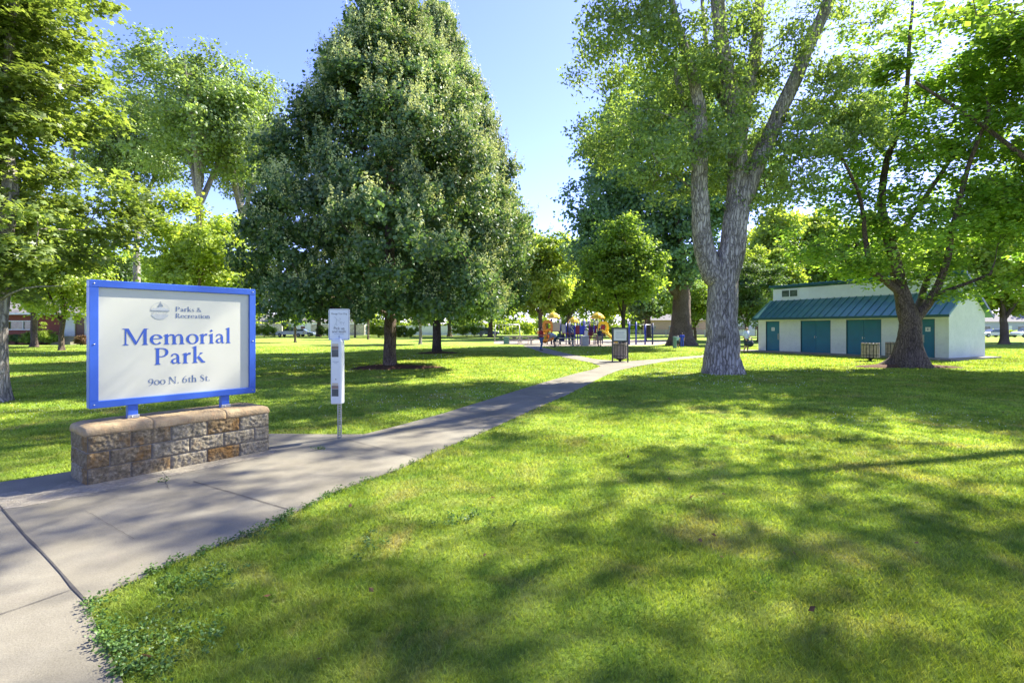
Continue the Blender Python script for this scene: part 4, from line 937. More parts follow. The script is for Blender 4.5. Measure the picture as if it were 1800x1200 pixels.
def deck(a, b, py): MB().box(((px_(a) + px_(b)) / 2, 0, Z_(py)), (abs(px_(b) - px_(a)), 1.4, .09)).build('deck', M['maroon'], pg)
deck(968, 985, 582); deck(985, 1001, 586); deck(1000, 1019, 586.5); deck(1019, 1036, 586); deck(1048, 1062, 585)
def panel(a, b, t, bt, mat, dy=-.72, name='panel'):
    c = (px_(a) + px_(b)) / 2; w = abs(px_(b) - px_(a)); h = (bt - t) / ppm
    m = plate(w, h, min(w, h) * .15, dy - .02, dy + .02, (Z_(t) + Z_(bt)) / 2, c); return m.build(name, M[mat], pg)
panel(970.5, 983, 567, 582, 'tan'); panel(986, 993, 570, 585, 'grey_panel'); pS = panel(1001, 1008, 571, 586, 'navy'); panel(1009.5, 1017, 572, 586, 'maroon'); panel(1019, 1024, 573, 588, 'play_blue'); panel(1026, 1033, 569, 572, 'white', -.66)
panel(979, 986, 586, 595, 'play_green', -.3); panel(1025, 1031, 581, 592, 'white', -.9)
m = MB(); c = px_(1004.5); pts = [(c + .11 * math.cos(R(a)), -.76, Z_(575.3) + .11 * math.sin(R(a))) for a in range(20, 290, 20)] + [(c + .11 * math.cos(R(a)), -.76, Z_(580.8) + .13 * math.sin(R(a))) for a in range(90, -200, -20)]
m.tube(pts, .032, 6); m.build('curl', M['white'], pS)
panel(1034.5, 1041, 574, 588, 'navy', -.62); panel(1043, 1047, 572, 586, 'purple', -.66); panel(986, 993, 588, 600, 'navy', .3); panel(1050, 1060, 587, 599, 'navy', .5)
def slide(path, w, mat, hood, name='slide'):
    m = MB(); n = len(path); prof = [(-w / 2, .28), (-w / 2 + .04, .28), (-w / 2 + .08, .05), (0, 0), (w / 2 - .08, .05), (w / 2 - .04, .28), (w / 2, .28), (w / 2, .1), (0, -.06), (-w / 2, .1)]; v = []; f = []
    for i, p in enumerate(path):
        t = (Vector(path[min(i + 1, n - 1)]) - Vector(path[max(i - 1, 0)])); t.z = 0; t.normalize(); q = Vector((-t.y, t.x, 0))
        for a, b in prof: v.append(Vector(p) + q * a + Vector((0, 0, b)))
    k = len(prof)
    for i in range(n - 1):
        for j in range(k): f.append((i * k + j, i * k + (j + 1) % k, (i + 1) * k + (j + 1) % k, (i + 1) * k + j))
    f += [tuple(range(k)), tuple(range(n * k - 1, (n - 1) * k - 1, -1))]
    m.add(v, f, True); s = m.build(name, M[mat], pg); return s
s1 = slide([(px_(1056), -.9, Z_(583)), (px_(1059), -1.2, Z_(584)), (px_(1065), -1.4, Z_(590)), (px_(1071), -1.55, Z_(597)), (px_(1076), -1.6, Z_(602.5)), (px_(1080), -1.65, Z_(603.5))], .72, 'yellow', True)
m = MB(); c = px_(1058); m.xprism([], 0, 0) if False else None
ring = [(.52, 0), (.56, .6), (.5, 1.0), (.3, 1.2), (-.3, 1.2), (-.5, 1.0), (-.56, .6), (-.52, 0), (-.3, 0), (-.3, .75), (-.2, .9), (.2, .9), (.3, .75), (.3, 0)]
m.add([(c + a, -.86, Z_(586) + b) for a, b in ring] + [(c + a, -.72, Z_(586) + b) for a, b in ring], [tuple(range(14))[::-1], tuple(range(14, 28))] + [(i, (i + 1) % 14, 14 + (i + 1) % 14, 14 + i) for i in range(14)]); m.build('slide_hood', M['yellow'], s1)
MB().box((c, -.68, Z_(578)), (.42, .03, .75)).build('slide_gate', M['maroon'], pg)
sp = [(px_(962) - .15 + .6 * math.cos(R(a + 60)), -.5 - .6 * math.sin(R(a + 60)), 1.35 - a * 1.15 / 420) for a in range(0, 421, 20)]
s2 = slide(sp, .62, 'orange', False)
m = MB(); m.tube([(px_(958), -.55, .1), (px_(958), -.55, Z_(566))], .09, 10); m.build('slide_column', M['yellow'], s2)
m = MB(); c = px_(961.5); m.add([(c + a * .95, -.78, 1.2 + b) for a, b in ring] + [(c + a * .95, -.66, 1.2 + b) for a, b in ring], [tuple(range(14))[::-1], tuple(range(14, 28))] + [(i, (i + 1) % 14, 14 + (i + 1) % 14, 14 + i) for i in range(14)]); m.build('slide_hood', M['orange'], s2)
m = MB()
for i in range(7):
    f = i / 6; m.tube([(px_(1028 + 3 * f), -1.2 + .5 * f, .05), (px_(1034 + 14 * f), -.6, Z_(571 + 3 * f))], .022, 6)
for i in range(7):
    f = (i + .5) / 7; m.tube([(px_(1028 + 6 * f), -1.2 + .6 * f, f * 1.8), (px_(1031 + 17 * f), -.65 - .1 * f, f * 1.8)], .02, 6)
m.build('climbing_net', M['purple'], pg)
m = MB()
for i in range(5): m.box((px_(1042 - 1.0 * i) , -1.6 + .18 * i, .22 + .24 * i), (.75, .24, .05))
for s in (-1, 1): m.box((px_(1040) + s * .4, -1.2, .75), (.05, 1.1, .12), rot=Matrix.Rotation(R(52), 3, 'X').to_euler())
m.build('stair', M['maroon'], pg)
m = MB()
for a, b in ((970, 983), (1001, 1017), (1019, 1034), (1049, 1061)):
    for z in (.35, .62): m.tube([(px_(a), .72, Z_(585) + z + .1), (px_(b), .72, Z_(585) + z + .1)], .02, 6)
    for k in range(6): x = px_(a + (b - a) * (k + .5) / 6); m.tube([(x, .72, Z_(585)), (x, .72, Z_(585) + .72)], .013, 5)
m.build('railing', M['play_blue'], pg)
m = MB()
for k in range(6):
    z = Z_(566) - .05; x = px_(1020 + 3.5 * k); m.tube([(x, -.55, z), (x, .7, z)], .018, 6)
m.tube([(px_(1018), -.55, Z_(566)), (px_(1040), -.55, Z_(566))], .025, 6); m.tube([(px_(1018), .7, Z_(566)), (px_(1040), .7, Z_(566))], .025, 6); m.build('overhead_ladder', M['play_blue'], pg)
# litter box by the playground
tb = thing('litter_bin', (*at(1028, 47.5), 0), .2, 'pale square litter bin in front of the blue playground posts', 'litter bin')
MB().box((0, 0, .42), (.62, .62, .84), bev=.04).build('body', M['grey_panel'], tb); MB().box((0, 0, .88), (.66, .66, .07), bev=.03).build('lid', M['white'], tb)
# swings
def swing(name, pxa, pxb, Y, top, mat, label, seats, group=None, mid=False):
    c = (pxa + pxb) / 2; t = thing(name, (*at(c, Y), 0), 0, label, 'swing set', group); w = (pxb - pxa) / F * Y / 2; h = EYE - (top - HY) / F * Y
    MB().tube([(-w, 0, h), (w, 0, h)], .045, 10).build('beam', mat, t)
    for s in (-1, 1):
        for q in (-1, 1): MB().tube([(s * w, 0, h), (s * w + s * .05, q * .35, h - .12), (s * w + s * .2, q * 1.1, 0)], .042, 8).build('leg', mat, t)
    for k in range(seats):
        x = -w + 2 * w * (k + .7) / (seats + .4)
        ch = MB(); ch.tube([(x - .22, 0, h), (x - .2, .02, .5)], .012, 5); ch.tube([(x + .22, 0, h), (x + .2, .02, .5)], .012, 5)
        ss = ch.build('chain', M['galv'], t); mm = MB(); mm.tube([(x - .22, 0, .53), (x - .12, 0, .46), (x + .12, 0, .46), (x + .22, 0, .53)], .05, 8); mm.build('seat', M['black'], t)
swing('swing_set', 872, 912, 61, 570.5, M['galv'], 'pale steel swing set left of the playground', 3)
sb_ = thing('climbing_bars', (*at(1130, 50.5), 0), 0, 'row of tall blue posts with a high bar right of the notice board', 'climbing bars')
hs = Z_(571)
for px, mt in ((1106, 'play_blue'), (1118, 'play_blue'), (1134, 'play_blue'), (1147, 'navy')):
    x = (px - 1130) / F * 50.5; MB().tube([(x, 0, 0), (x, 0, 2.0 + .12 * (px % 3))], .085, 10).build('post', M[mt], sb_)
MB().tube([((1106 - 1130) / F * 50.5, 0, 1.95), ((1147 - 1130) / F * 50.5, 0, 1.95)], .03, 8).build('bar', M['galv'], sb_)
# picnic tables and benches
def picnic(loc, rz, label, mat, sc=1.0):
    t = thing('picnic_table', (*loc, 0), rz, label, 'picnic table', 'picnic tables by the playground'); t.scale = (sc,) * 3
    m = MB()
    for k in range(5): m.box((0, -.3 + k * .15, .74), (1.8, .135, .04), bev=.005)
    m.build('tabletop', mat, t)
    for s in (-1, 1):
        m = MB(); m.box((0, s * .68, .44), (1.8, .13, .04), bev=.005); m.box((0, s * .82, .44), (1.8, .13, .04), bev=.005); m.build('bench', mat, t)
        m = MB(); x = s * .65; m.tube([(x, -.75, 0), (x, -.25, .72)], .03, 6); m.tube([(x, .75, 0), (x, .25, .72)], .03, 6); m.tube([(x, -.8, .41), (x, .8, .41)], .03, 6); m.build('leg', M['galv'], t)
    return t
pt = picnic(at(905, 53), .1, 'grey picnic table nearest the swing set', M['wood'])
dup(pt, (*at(923, 51.5), 0), -.1, None, 'grey picnic table between two others, left of the playground'); dup(pt, (*at(941, 54), 0), .15, None, 'grey picnic table closest to the orange slide')
t_ = dup(pt, (*at(992, 45.5), 0), .05, None, 'thin-topped picnic table beside the bending person', mats={'tabletop': M['tan'], 'bench': M['tan']})
bc = thing('utility_box', (*at(890, 52), 0), 0, 'grey-green utility box at the left end of the picnic tables', 'utility box')
MB().box((0, 0, .34), (.55, .5, .68), bev=.03).build('cabinet', M['util'], bc); MB().box((0, 0, .70), (.6, .55, .05), bev=.02).build('lid', M['util'], bc)
gb = thing('utility_box', (*at(1186, 41.5), 0), 0, 'pale green utility box beside two children at the elm trunk', 'utility box')
MB().box((0, 0, .45), (.24, .3, .9), bev=.03).build('cabinet', M['util'], gb); MB().box((0, 0, .92), (.27, .33, .05), bev=.02).build('lid', M['util'], gb)

# ------------------------------------------------------------------ people
def person(loc, rz, h, label, pose, top, bottom, hair, shoes=None, long_hair=False, shorts=True):
    t = thing('person', (*loc, 0), rz, label, 'person'); s = h / 1.72
    J = dict(hip=(0, 0, .92), waist=(0, 0, 1.06), chest=(0, 0, 1.28), neck=(0, 0, 1.46), head=(0, -.02, 1.60), sl=(-.19, 0, 1.40), sr=(.19, 0, 1.40), el=(-.25, .02, 1.12), er=(.25, .02, 1.12),
             wl=(-.24, -.08, .87), wr=(.24, -.08, .87), hl=(-.10, 0, .88), hr=(.10, 0, .88), kl=(-.11, -.02, .48), kr=(.11, -.02, .48), al=(-.11, .02, .08), ar=(.11, .02, .08)); J.update(pose)
    J = {k: Vector(v) for k, v in J.items()}
    def limb(m, pts, rr, n=10):
        m.tube(pts, rr, n)
        for p, r in zip(pts, rr): m.ell(p, (r, r, r), 10, 7)
    m = MB(); g = 0
    limb(m, [J['hip'], J['waist'], J['chest'], J['chest'].lerp(J['neck'], .6)], [.135, .12, .14, .10], 12)
    limb(m, [J['chest'].lerp(J['neck'], .6), J['neck'], J['neck'].lerp(J['head'], .5)], [.08, .055, .055])
    limb(m, [J['sl'], J['chest'].lerp(J['neck'], .6), J['sr']], [.055, .09, .055])
    m.ell(J['head'], (.078, .095, .115)); hd = J['head']; m.ell(hd + Vector((0, -.10, -.01)), (.014, .02, .022), 8, 6); m.ell(hd + Vector((0, -.075, -.075)), (.045, .035, .035), 8, 6)
    for q in (-1, 1): m.ell(hd + Vector((q * .08, 0, -.005)), (.012, .02, .03), 8, 6)
    for a in 'lr':
        q = -1 if a == 'l' else 1
        limb(m, [J['s' + a], J['e' + a], J['w' + a]], [.052, .040, .028]); limb(m, [J['h' + a], J['k' + a], J['a' + a]], [.092, .058, .040])
        f = J['a' + a]; m.ell(f + Vector((0, -.06, -.045)), (.042, .125, .038))
        w = J['w' + a]; dr = (w - J['e' + a]).normalized(); sd = dr.cross(Vector((0, 1, 0))).normalized() if abs(dr.y) < .9 else Vector((1, 0, 0)); nn = dr.cross(sd)
        m.tube([w, w + dr * .045, w + dr * .09], [.026, .036, .034], 10, sx=1.0)
        for k, Lf in enumerate((.06, .075, .07, .055)):
            b = w + dr * .085 + nn * ((k - 1.5) * .018); m.tube([b, b + dr * Lf * .5 + sd * .005, b + dr * Lf + sd * .02], [.010, .0095, .008], 6)
        m.tube([w + dr * .03 + nn * .03, w + dr * .06 + nn * .055, w + dr * .09 + nn * .06], [.012, .011, .009], 6)
    b = m.build('body', M['skin'], t)
    def fuse(o, vs, sc=1.0):
        r = o.modifiers.new('fuse', 'REMESH'); r.mode = 'VOXEL'; r.voxel_size = vs; r.use_smooth_shade = True; o.scale = (s, s, s)
    fuse(b, .011)
    m = MB(); limb(m, [J['hip'].lerp(J['waist'], .2), J['waist'], J['chest'], J['chest'].lerp(J['neck'], .7)], [.155, .142, .165, .11], 12); limb(m, [J['sl'], J['chest'].lerp(J['neck'], .6), J['sr']], [.075, .11, .075])
    for a in 'lr': limb(m, [J['s' + a], J['s' + a].lerp(J['e' + a], .75)], [.072, .062])
    o = m.build('shirt', top, t); fuse(o, .018)
    m = MB(); limb(m, [J['hip'] + Vector((0, 0, .02)), J['hip']], [.158, .155], 12)
    for a in 'lr':
        e = J['h' + a].lerp(J['k' + a], .85) if shorts else J['k' + a]
        limb(m, [J['h' + a], e], [.11, .085] if shorts else [.108, .075])
        if not shorts: limb(m, [e, J['k' + a].lerp(J['a' + a], .9)], [.075, .055])
    o = m.build('trousers', bottom, t); fuse(o, .018)
    m = MB(); m.ell(hd + Vector((0, .022, .03)), (.092, .10, .105))
    if long_hair: m.ell(hd + Vector((0, .075, -.10)), (.075, .045, .15))
    o = m.build('hair', hair, t); o.scale = (s, s, s)
    m = MB()
    for a in 'lr': m.ell(J['a' + a] + Vector((0, -.06, -.043)), (.050, .135, .040)); m.ell(J['a' + a] + Vector((0, 0, -.02)), (.048, .05, .045))
    o = m.build('shoes', shoes or M['black'], t); o.scale = (s, s, s); return t
person(at(951, 37.5), R(60), 1.68, 'standing person in a dark red top and jeans where the path meets the playground', dict(wl=(-.2, -.3, 1.12), wr=(.16, -.32, 1.14), el=(-.25, -.04, 1.12), er=(.24, -.05, 1.12), kl=(-.1, -.12, .48), al=(-.1, -.02, .08), ar=(.11, .12, .08)), M['red_cloth'], M['jean'], M['hair'], long_hair=True, shorts=False)
person(at(975, 43.5), R(-80), 1.70, 'person in a grey shirt bending forward beside the picnic table', dict(hip=(0, .12, .82), waist=(0, .02, .95), chest=(0, -.20, 1.06), neck=(0, -.36, 1.12), head=(0, -.48, 1.13), sl=(-.19, -.28, 1.08), sr=(.19, -.28, 1.08), el=(-.22, -.36, .82), er=(.22, -.38, .82), wl=(-.15, -.5, .62), wr=(.15, -.52, .62), hl=(-.1, .12, .80), hr=(.1, .12, .80), kl=(-.12, -.08, .46), kr=(.12, -.02, .46)), M['grey_cloth'], M['dark_cloth'], M['hair_pale'])
person(at(1006.5, 47), R(30), 1.25, 'child in dark clothes standing under the middle yellow roof', dict(kl=(-.11, -.1, .48)), M['dark_cloth'], M['navy'], M['hair'], shorts=False)
person(at(1054, 46.5), R(200), 1.62, 'person in a dark top standing by the yellow slide', dict(wl=(-.2, -.35, 1.15), el=(-.25, -.1, 1.15)), M['dark_cloth'], M['khaki'], M['hair'])
person(at(1191, 43.0), R(150), 1.12, 'pale-haired child in a light green top beside the green utility box', dict(hip=(0, .1, .8), hl=(-.1, .1, .78), hr=(.1, .1, .78), waist=(0, .05, .93), chest=(0, -.05, 1.12), neck=(0, -.12, 1.28), head=(0, -.18, 1.4), sl=(-.19, -.08, 1.24), sr=(.19, -.08, 1.24), kl=(-.11, -.08, .45), kr=(.11, -.08, .45)), M['green_cloth'], M['dark_cloth'], M['hair_pale'])
person(at(1199, 43.2), R(170), 1.22, 'child in royal blue standing against the elm trunk', {}, M['blue_cloth'], M['blue_cloth'], M['hair'], shorts=False)
person(at(1312, 33.2), R(20), 1.66, 'person in a pale blue shirt carrying a dark bag left of the restrooms', dict(wr=(.2, -.22, .95), wl=(-.24, -.16, .95), al=(-.11, .14, .09), kl=(-.11, -.04, .48)), M['white_cloth'], M['dark_cloth'], M['hair'])
hb_ = thing('shoulder_bag', (*at(1318.5, 33.0), .62), .3, 'big dark bag held by the person in pale blue', 'bag')
m = MB(); m.ell((0, 0, 0), (.26, .15, .22)); m.build('body', M['dark_cloth'], hb_); m = MB(); m.tube([(-.15, 0, .16), (-.12, 0, .38), (0, 0, .46), (.12, 0, .38), (.15, 0, .16)], .015, 6); m.build('handle', M['black'], hb_)

# ------------------------------------------------------------------ brick house at the left
def pw(px, Y): return (px - CX) / F * Y
HYd = 52; hx0, hx1 = pw(-260, HYd), pw(190, HYd)
hs_ = thing('house', (pw(60, HYd), HYd, 0), 0, 'low red brick house with a pale roof and brown door at the left', 'house'); q0 = pw(60, HYd)
W_, hH = hx1 - hx0, 3.15
m = MB()
for a, b in ((hx0, pw(14, HYd)), (pw(66, HYd), pw(108, HYd))): m.box(((a + b) / 2 - q0, .1, hH / 2), (b - a, .2, hH))
m.box((pw(40, HYd) - q0, .1, .72), (pw(66, HYd) - pw(14, HYd), .2, 1.44)); m.box((pw(40, HYd) - q0, .1, 2.75), (pw(66, HYd) - pw(14, HYd), .2, .8))
m.box((hx1 - q0 - .1, 4, hH / 2), (.2, 7.6, hH)); m.box((hx0 - q0 + .1, 4, hH / 2), (.2, 7.6, hH)); m.build('wall', M['brick'], hs_)
m = MB(); m.box(((pw(108, HYd) + pw(130, HYd)) / 2 - q0, .1, hH / 2), (pw(130, HYd) - pw(108, HYd), .2, hH)); m.box(((pw(151, HYd) + hx1) / 2 - q0, .1, hH / 2), (hx1 - pw(151, HYd), .2, hH)); m.box((pw(140.5, HYd) - q0, .1, 3.05), (pw(151, HYd) - pw(130, HYd), .2, .2)); m.build('white_wall', M['white_wall'], hs_)
w = MB().box((pw(40, HYd) - q0, .12, 1.9), (pw(64, HYd) - pw(16, HYd), .05, .8)).build('window', M['glass'], hs_)
m = MB(); a, b = pw(14, HYd) - q0, pw(66, HYd) - q0
m.box(((a + b) / 2, -.02, 1.47), (b - a + .1, .12, .09)); m.box(((a + b) / 2, -.02, 2.34), (b - a + .1, .12, .09)); m.box((a, -.02, 1.9), (.1, .11, .8)); m.box((b, -.02, 1.9), (.1, .11, .8)); m.box(((a + b) / 2, .05, 1.9), (.06, .07, .8)); m.build('frame', M['white'], w)
dd_ = MB().box((pw(140.5, HYd) - q0, .1, 1.88), (pw(149, HYd) - pw(132, HYd), .06, 2.12)).build('door', M['door_brown'], hs_)
m = MB(); 
for p_ in (131, 150): m.box((pw(p_, HYd) - q0, .06, 1.9), (.1, .2, 2.16))
m.build('frame', M['white'], dd_)
m = MB(); m.box((pw(140, HYd) - q0, -.75, .41), (1.9, 1.7, .82)); m.box((pw(140, HYd) - q0, -1.75, .28), (1.9, .3, .55)); m.box((pw(140, HYd) - q0, -2.05, .14), (1.9, .3, .28)); m.build('steps', M['concrete'], hs_)
m = MB(); m.add([(hx0 - q0 - .5, -.9, 3.12), (hx1 - q0 + .5, -.9, 3.12), (hx1 - q0 - 2, 4, 5.2), (hx0 - q0 + 2, 4, 5.2), (hx1 - q0 + .5, 8.8, 3.12), (hx0 - q0 - .5, 8.8, 3.12)], [(0, 1, 2, 3), (1, 4, 2), (4, 5, 3, 2), (5, 0, 3), (0, 5, 4, 1)]); rr_ = m.build('roof', M['roof_pale'], hs_)
MB().box(((hx0 + hx1) / 2 - q0, -.92, 3.06), (W_ + 1.02, .06, .18)).build('gutter', M['white'], rr_)
def bush(px, Y, w, h, seed, label, leaf, name='shrub', group='shrubs round the park edge', per=26, size=.09, bloom=None):
    rng = np.random.default_rng(seed); t = thing(name, (*at(px, Y), 0), 0, label, 'shrub', group)
    T = ell_targets(rng, [((0, 0, h * .5), (w / 2 * .85, w / 2 * .7, h * .42)), ((w * .2, 0, h * .4), (w * .25, w * .25, h * .3)), ((-w * .2, .1, h * .45), (w * .22, w * .25, h * .35))], 34, .6)
    P, N, s_ = crown(T, rng, crad=min(w, h) * .22, sprays=5, per=per, sr=min(w, h) * .07, flat=.9, size=size, outw=.6); P[:, 2] = np.maximum(P[:, 2], .03); v, f = leaves(P, N, size, T_RH, rng)
    link('foliage', fastmesh('foliage', v, f), t, (leaf,)); m = MB()
    for k in range(8): m.tube([(random.uniform(-.1, .1), random.uniform(-.1, .1), 0), (random.uniform(-w, w) * .3, random.uniform(-w, w) * .2, h * .75)], [.02, .008], 5)
    m.build('stem', M['bark_dark'], t); return t
bush(28, 50.5, 2.2, 1.3, 1, 'dark clipped shrub below the picture window of the brick house', M['leaf_dark'])
bush(52, 50.2, 2.0, 1.35, 2, 'middle green shrub along the front of the brick house', M['leaf_mid']); bush(72, 50.6, 2.1, 1.5, 3, 'dark shrub in front of the brick wall, right of the window', M['leaf_dark'])
bush(93, 50.0, 1.7, 1.2, 4, 'small shrub left of the white wall of the brick house', M['leaf_mid']); bush(79, 49.7, 1.2, 2.4, 5, 'slender light green shrub rising against the brick wall', M['leaf_light'])
pk = bush(143, 48.6, 1.4, 1.0, 6, 'reddish pink shrub by the front steps of the house', M['dry'])
# ------------------------------------------------------------------ cars, distant walls, buildings
def car(loc, rz, mat, label, kind='sedan', group='cars parked on the far street'):
    t = thing('parked_car', (*loc, .02), rz, label, 'car', group); W2 = .9
    if kind == 'pickup': prof = [(-2.7, .45), (-2.72, .95), (-2.7, 1.05), (-.75, 1.06), (-.72, 1.1), (.95, 1.1), (1.2, 1.08), (2.45, .98), (2.65, .8), (2.68, .42)]; cab = [(-.8, 1.08), (-.72, 1.62), (-.5, 1.74), (.5, 1.74), (1.25, 1.08)]
    elif kind == 'suv': prof = [(-2.3, .42), (-2.34, .8), (-2.3, 1.05), (1.0, 1.05), (2.1, .92), (2.3, .75), (2.32, .4)]; cab = [(-2.25, 1.03), (-2.05, 1.6), (-1.8, 1.7), (.35, 1.7), (1.15, 1.03)]
    else: prof = [(-2.2, .38), (-2.25, .75), (-2.1, .93), (1.0, .92), (2.0, .78), (2.22, .62), (2.25, .36)]; cab = [(-1.75, .9), (-1.1, 1.34), (-.8, 1.42), (.2, 1.42), (1.1, .9)]
    def loft(pr, ins):
        n = len(pr); v = []; f = []
        cxm = sum(p[0] for p in pr) / n
        for y, e in ((-W2, 0.06), (-W2 + .06, 0), (W2 - .06, 0), (W2, .06)):
            for x, z in pr: v.append((x - (x - cxm) * e * .3, y - (1 if y < 0 else -1) * -0 * e - math.copysign(ins * max(0, z - 1.0) * 1.0, y), z - e * .3))
        for r in range(3):
            for i in range(n): j = (i + 1) % n; f.append((r * n + i, r * n + j, (r + 1) * n + j, (r + 1) * n + i))
        f += [tuple(range(n))[::-1], tuple(range(3 * n, 4 * n))]; return v, f
    m = MB(); m.add(*loft(prof, 0)); b = m.build('body', mat, t); m = MB(); m.add(*loft(cab, .25)); m.build('cabin', M['glass'], t)
    zt = max(p[1] for p in cab); xs_ = [p[0] for p in cab if p[1] > zt - .13]; MB().box(((min(xs_) + max(xs_)) / 2, 0, zt + .01), (max(xs_) - min(xs_) - .05, 1.35, .05), bev=.02).build('roof', mat, t)
    for x in (prof[0][0] + .85, prof[-1][0] - .85):
        for s in (-1, 1):
            m = MB(); m.tube([(x, s * .72, .33), (x, s * .92, .33)], .33, 20, smooth=False); w = m.build('wheel', M['rubber'], t)
            m = MB(); m.tube([(x, s * .9, .33), (x, s * .935, .33)], .19, 12, smooth=False); m.build('rim', M['galv'], w)
    for s in (-1, 1): MB().box((prof[-1][0] - .06, s * .65, .68), (.1, .3, .13), bev=.02).build('headlight', M['white'], t); MB().box((prof[0][0] + .02, s * .7, .8), (.08, .2, .14), bev=.02).build('tail_light', M['red_lamp'], t)
    return t
car(at(512, 97), R(175), M['car_white'], 'white pickup parked at the far street, left of the dog waste station', 'pickup'); car(at(533, 101.5), R(5), M['car_blue'], 'blue-grey sedan parked just right of the white pickup', 'sedan')
car(at(1744, 92), R(178), M['car_silver'], 'silver sedan parked just right of the restroom gable wall', 'sedan'); car(at(1806, 90), R(182), M['car_white'], 'white sport utility car at the far right edge', 'suv')
car(at(858, 106), R(3), M['car_blue'], 'dark sedan on the far street behind the swings', 'suv')
def wall_seg(pa, pb, Y, h, mat, name, label, cat, thick=.25, posts=0):
    a, b = pw(pa, Y), pw(pb, Y); t = thing(name, ((a + b) / 2, Y, 0), 0, label, cat); m = MB()
    m.box((0, 0, h / 2), (b - a, thick, h)); m.build('panel', mat, t); m = MB()
    m.box((0, 0, h + .04), (b - a + .1, thick + .1, .08)); m.build('coping', M['concrete'], t)
    if posts:
        for k in range(posts + 1): MB().box((-(b - a) / 2 + (b - a) * k / posts, 0, h / 2 + .08), (.35, thick + .12, h + .16)).build('post', mat, t)
wall_seg(446, 495, 118, 2.6, M['cottage'], 'garden_wall', 'rough pale garden wall left of the white pickup', 'wall', posts=4)
wall_seg(548, 640, 120, 2.4, M['cottage'], 'garden_wall', 'rough pale garden wall behind the dog waste station', 'wall', posts=6)
wall_seg(660, 850, 120, 2.2, M['white_wall'], 'board_fence', 'white board fence beyond the two lindens', 'fence', posts=12)
def far_house(pa, pb, Y, h, wall, roof, label, dep=9, rise=2.2):
    a, b = pw(pa, Y), pw(pb, Y); w = b - a; t = thing('house', ((a + b) / 2, Y, 0), 0, label, 'house')
    MB().box((0, dep / 2, h / 2), (w, dep, h)).build('wall', wall, t)
    m = MB(); m.add([(-w / 2 - .5, -.5, h), (w / 2 + .5, -.5, h), (w / 2 + .5, dep / 2, h + rise), (-w / 2 - .5, dep / 2, h + rise), (w / 2 + .5, dep + .5, h), (-w / 2 - .5, dep + .5, h)], [(0, 1, 2, 3), (3, 2, 4, 5), (1, 4, 2), (0, 3, 5), (0, 5, 4, 1)]); m.build('roof', roof, t)
    k = max(2, int(w / 4))
    for i in range(k):
        x = -w / 2 + w * (i + .5) / k
        if i == k // 2: dd = MB().box((x, -.03, 1.05), (1, .08, 2.1)).build('door', M['door_brown'], t)
        else: ww = MB().box((x, -.02, 1.6), (1.5, .05, 1.1)).build('window', M['glass'], t); MB().box((x, -.03, 1.02), (1.7, .1, .08)).box((x, -.03, 2.18), (1.7, .1, .08)).build('frame', M['white'], ww)
    return t
far_house(425, 640, 128, 3.2, M['white_wall'], M['roof_pale'], 'long pale house across the street behind the pickup'); far_house(1130, 1300, 126, 3.6, M['brick_pale'], M['roof_pale'], 'pale brick building across the street behind the elm', rise=1.6)
far_house(1290, 1345, 112, 3.6, M['white_wall'], M['roof_pale'], 'white building showing left of the restroom wall', rise=1.2)
far_house(1720, 1960, 125, 3.2, M['grey_panel'], M['roof_pale'], 'grey house across the street at the far right')
# white rail fence at the far side, right of the playground
a, b = pw(1080, 99), pw(1330, 99); fn = thing('rail_fence', ((a + b) / 2, 99, 0), 0, 'low white rail fence along the far street behind the elm', 'fence')
for z in (.45, .85, 1.2): MB().box((0, 0, z), (b - a, .05, .13)).build('rail', M['white'], fn)
for k in range(12): MB().box((-(b - a) / 2 + (b - a) * k / 11, .07, .68), (.14, .1, 1.36)).build('post', M['white'], fn)
for k, (px, w, h, lf, lab) in enumerate([(465, 6, 2.6, M['leaf_mid'], 'green hedge clump at the left end of the far garden wall'), (582, 7, 2.4, M['leaf_dark'], 'dark hedge clump behind the dog waste sign plate'), (665, 5, 2.8, M['leaf_light'], 'yellow-green shrub left of the linden trunk, at the far fence'), (712, 6, 2.5, M['leaf_mid'], 'green shrub at the far fence between the two linden trunks'), (820, 8, 3, M['leaf_mid'], 'wide shrub at the far fence right of the darker linden'), (1768, 6, 1.5, M['leaf_light'], 'tall pale grass clump between the two cars at the right'), (1716, 4, 1.6, M['leaf_light'], 'pale shrub at the back corner of the restroom gable'), (240, 9, 3.2, M['leaf_dark'], 'wide dark shrub mass seen below the sign panel, far left lawn'), (1085, 5, 2.6, M['leaf_mid'], 'shrub at the far street behind the notice board')]):
    bush(px, 97 if px > 300 else 70, w, h, 40 + k, lab, lf, per=30, size=.24)
rngw = np.random.default_rng(5); xs_w = np.arange(-190, 215, 5.5)
Tw = np.concatenate([ell_targets(rngw, [((x + rngw.normal(0, 1.5), 138 + rngw.normal(0, 5), 5.2 + rngw.uniform(-1, 2.5)), (4.2, 3, 4.8 + rngw.uniform(0, 2.2)))], 17, .5) for x in xs_w] + [ell_targets(rngw, [((x, 131 + rngw.normal(0, 2), 2.2), (3.6, 1.5, 2.2))], 10, .6) for x in xs_w])
P_, N_w, _s = crown(Tw, rngw, crad=1.5, sprays=5, per=15, sr=.6, flat=.8, size=.55, outw=.5); P_[:, 2] = np.maximum(P_[:, 2], .2); v, f = leaves(P_, N_w, .55, T_HX, rngw)
tag(link('woods', fastmesh('woods', v, f), None, (M['leaf_light'],)), 'far belt of green trees closing the view beyond the street', 'woods', kind='stuff')
sp_ = thing('street_sign', (*at(1773, 88), 0), 0, 'small double white sign on a post between the parked cars at the right', 'sign')
MB().tube([(0, .04, 0), (0, .04, 2)], .04, 8).build('post', M['galv'], sp_)
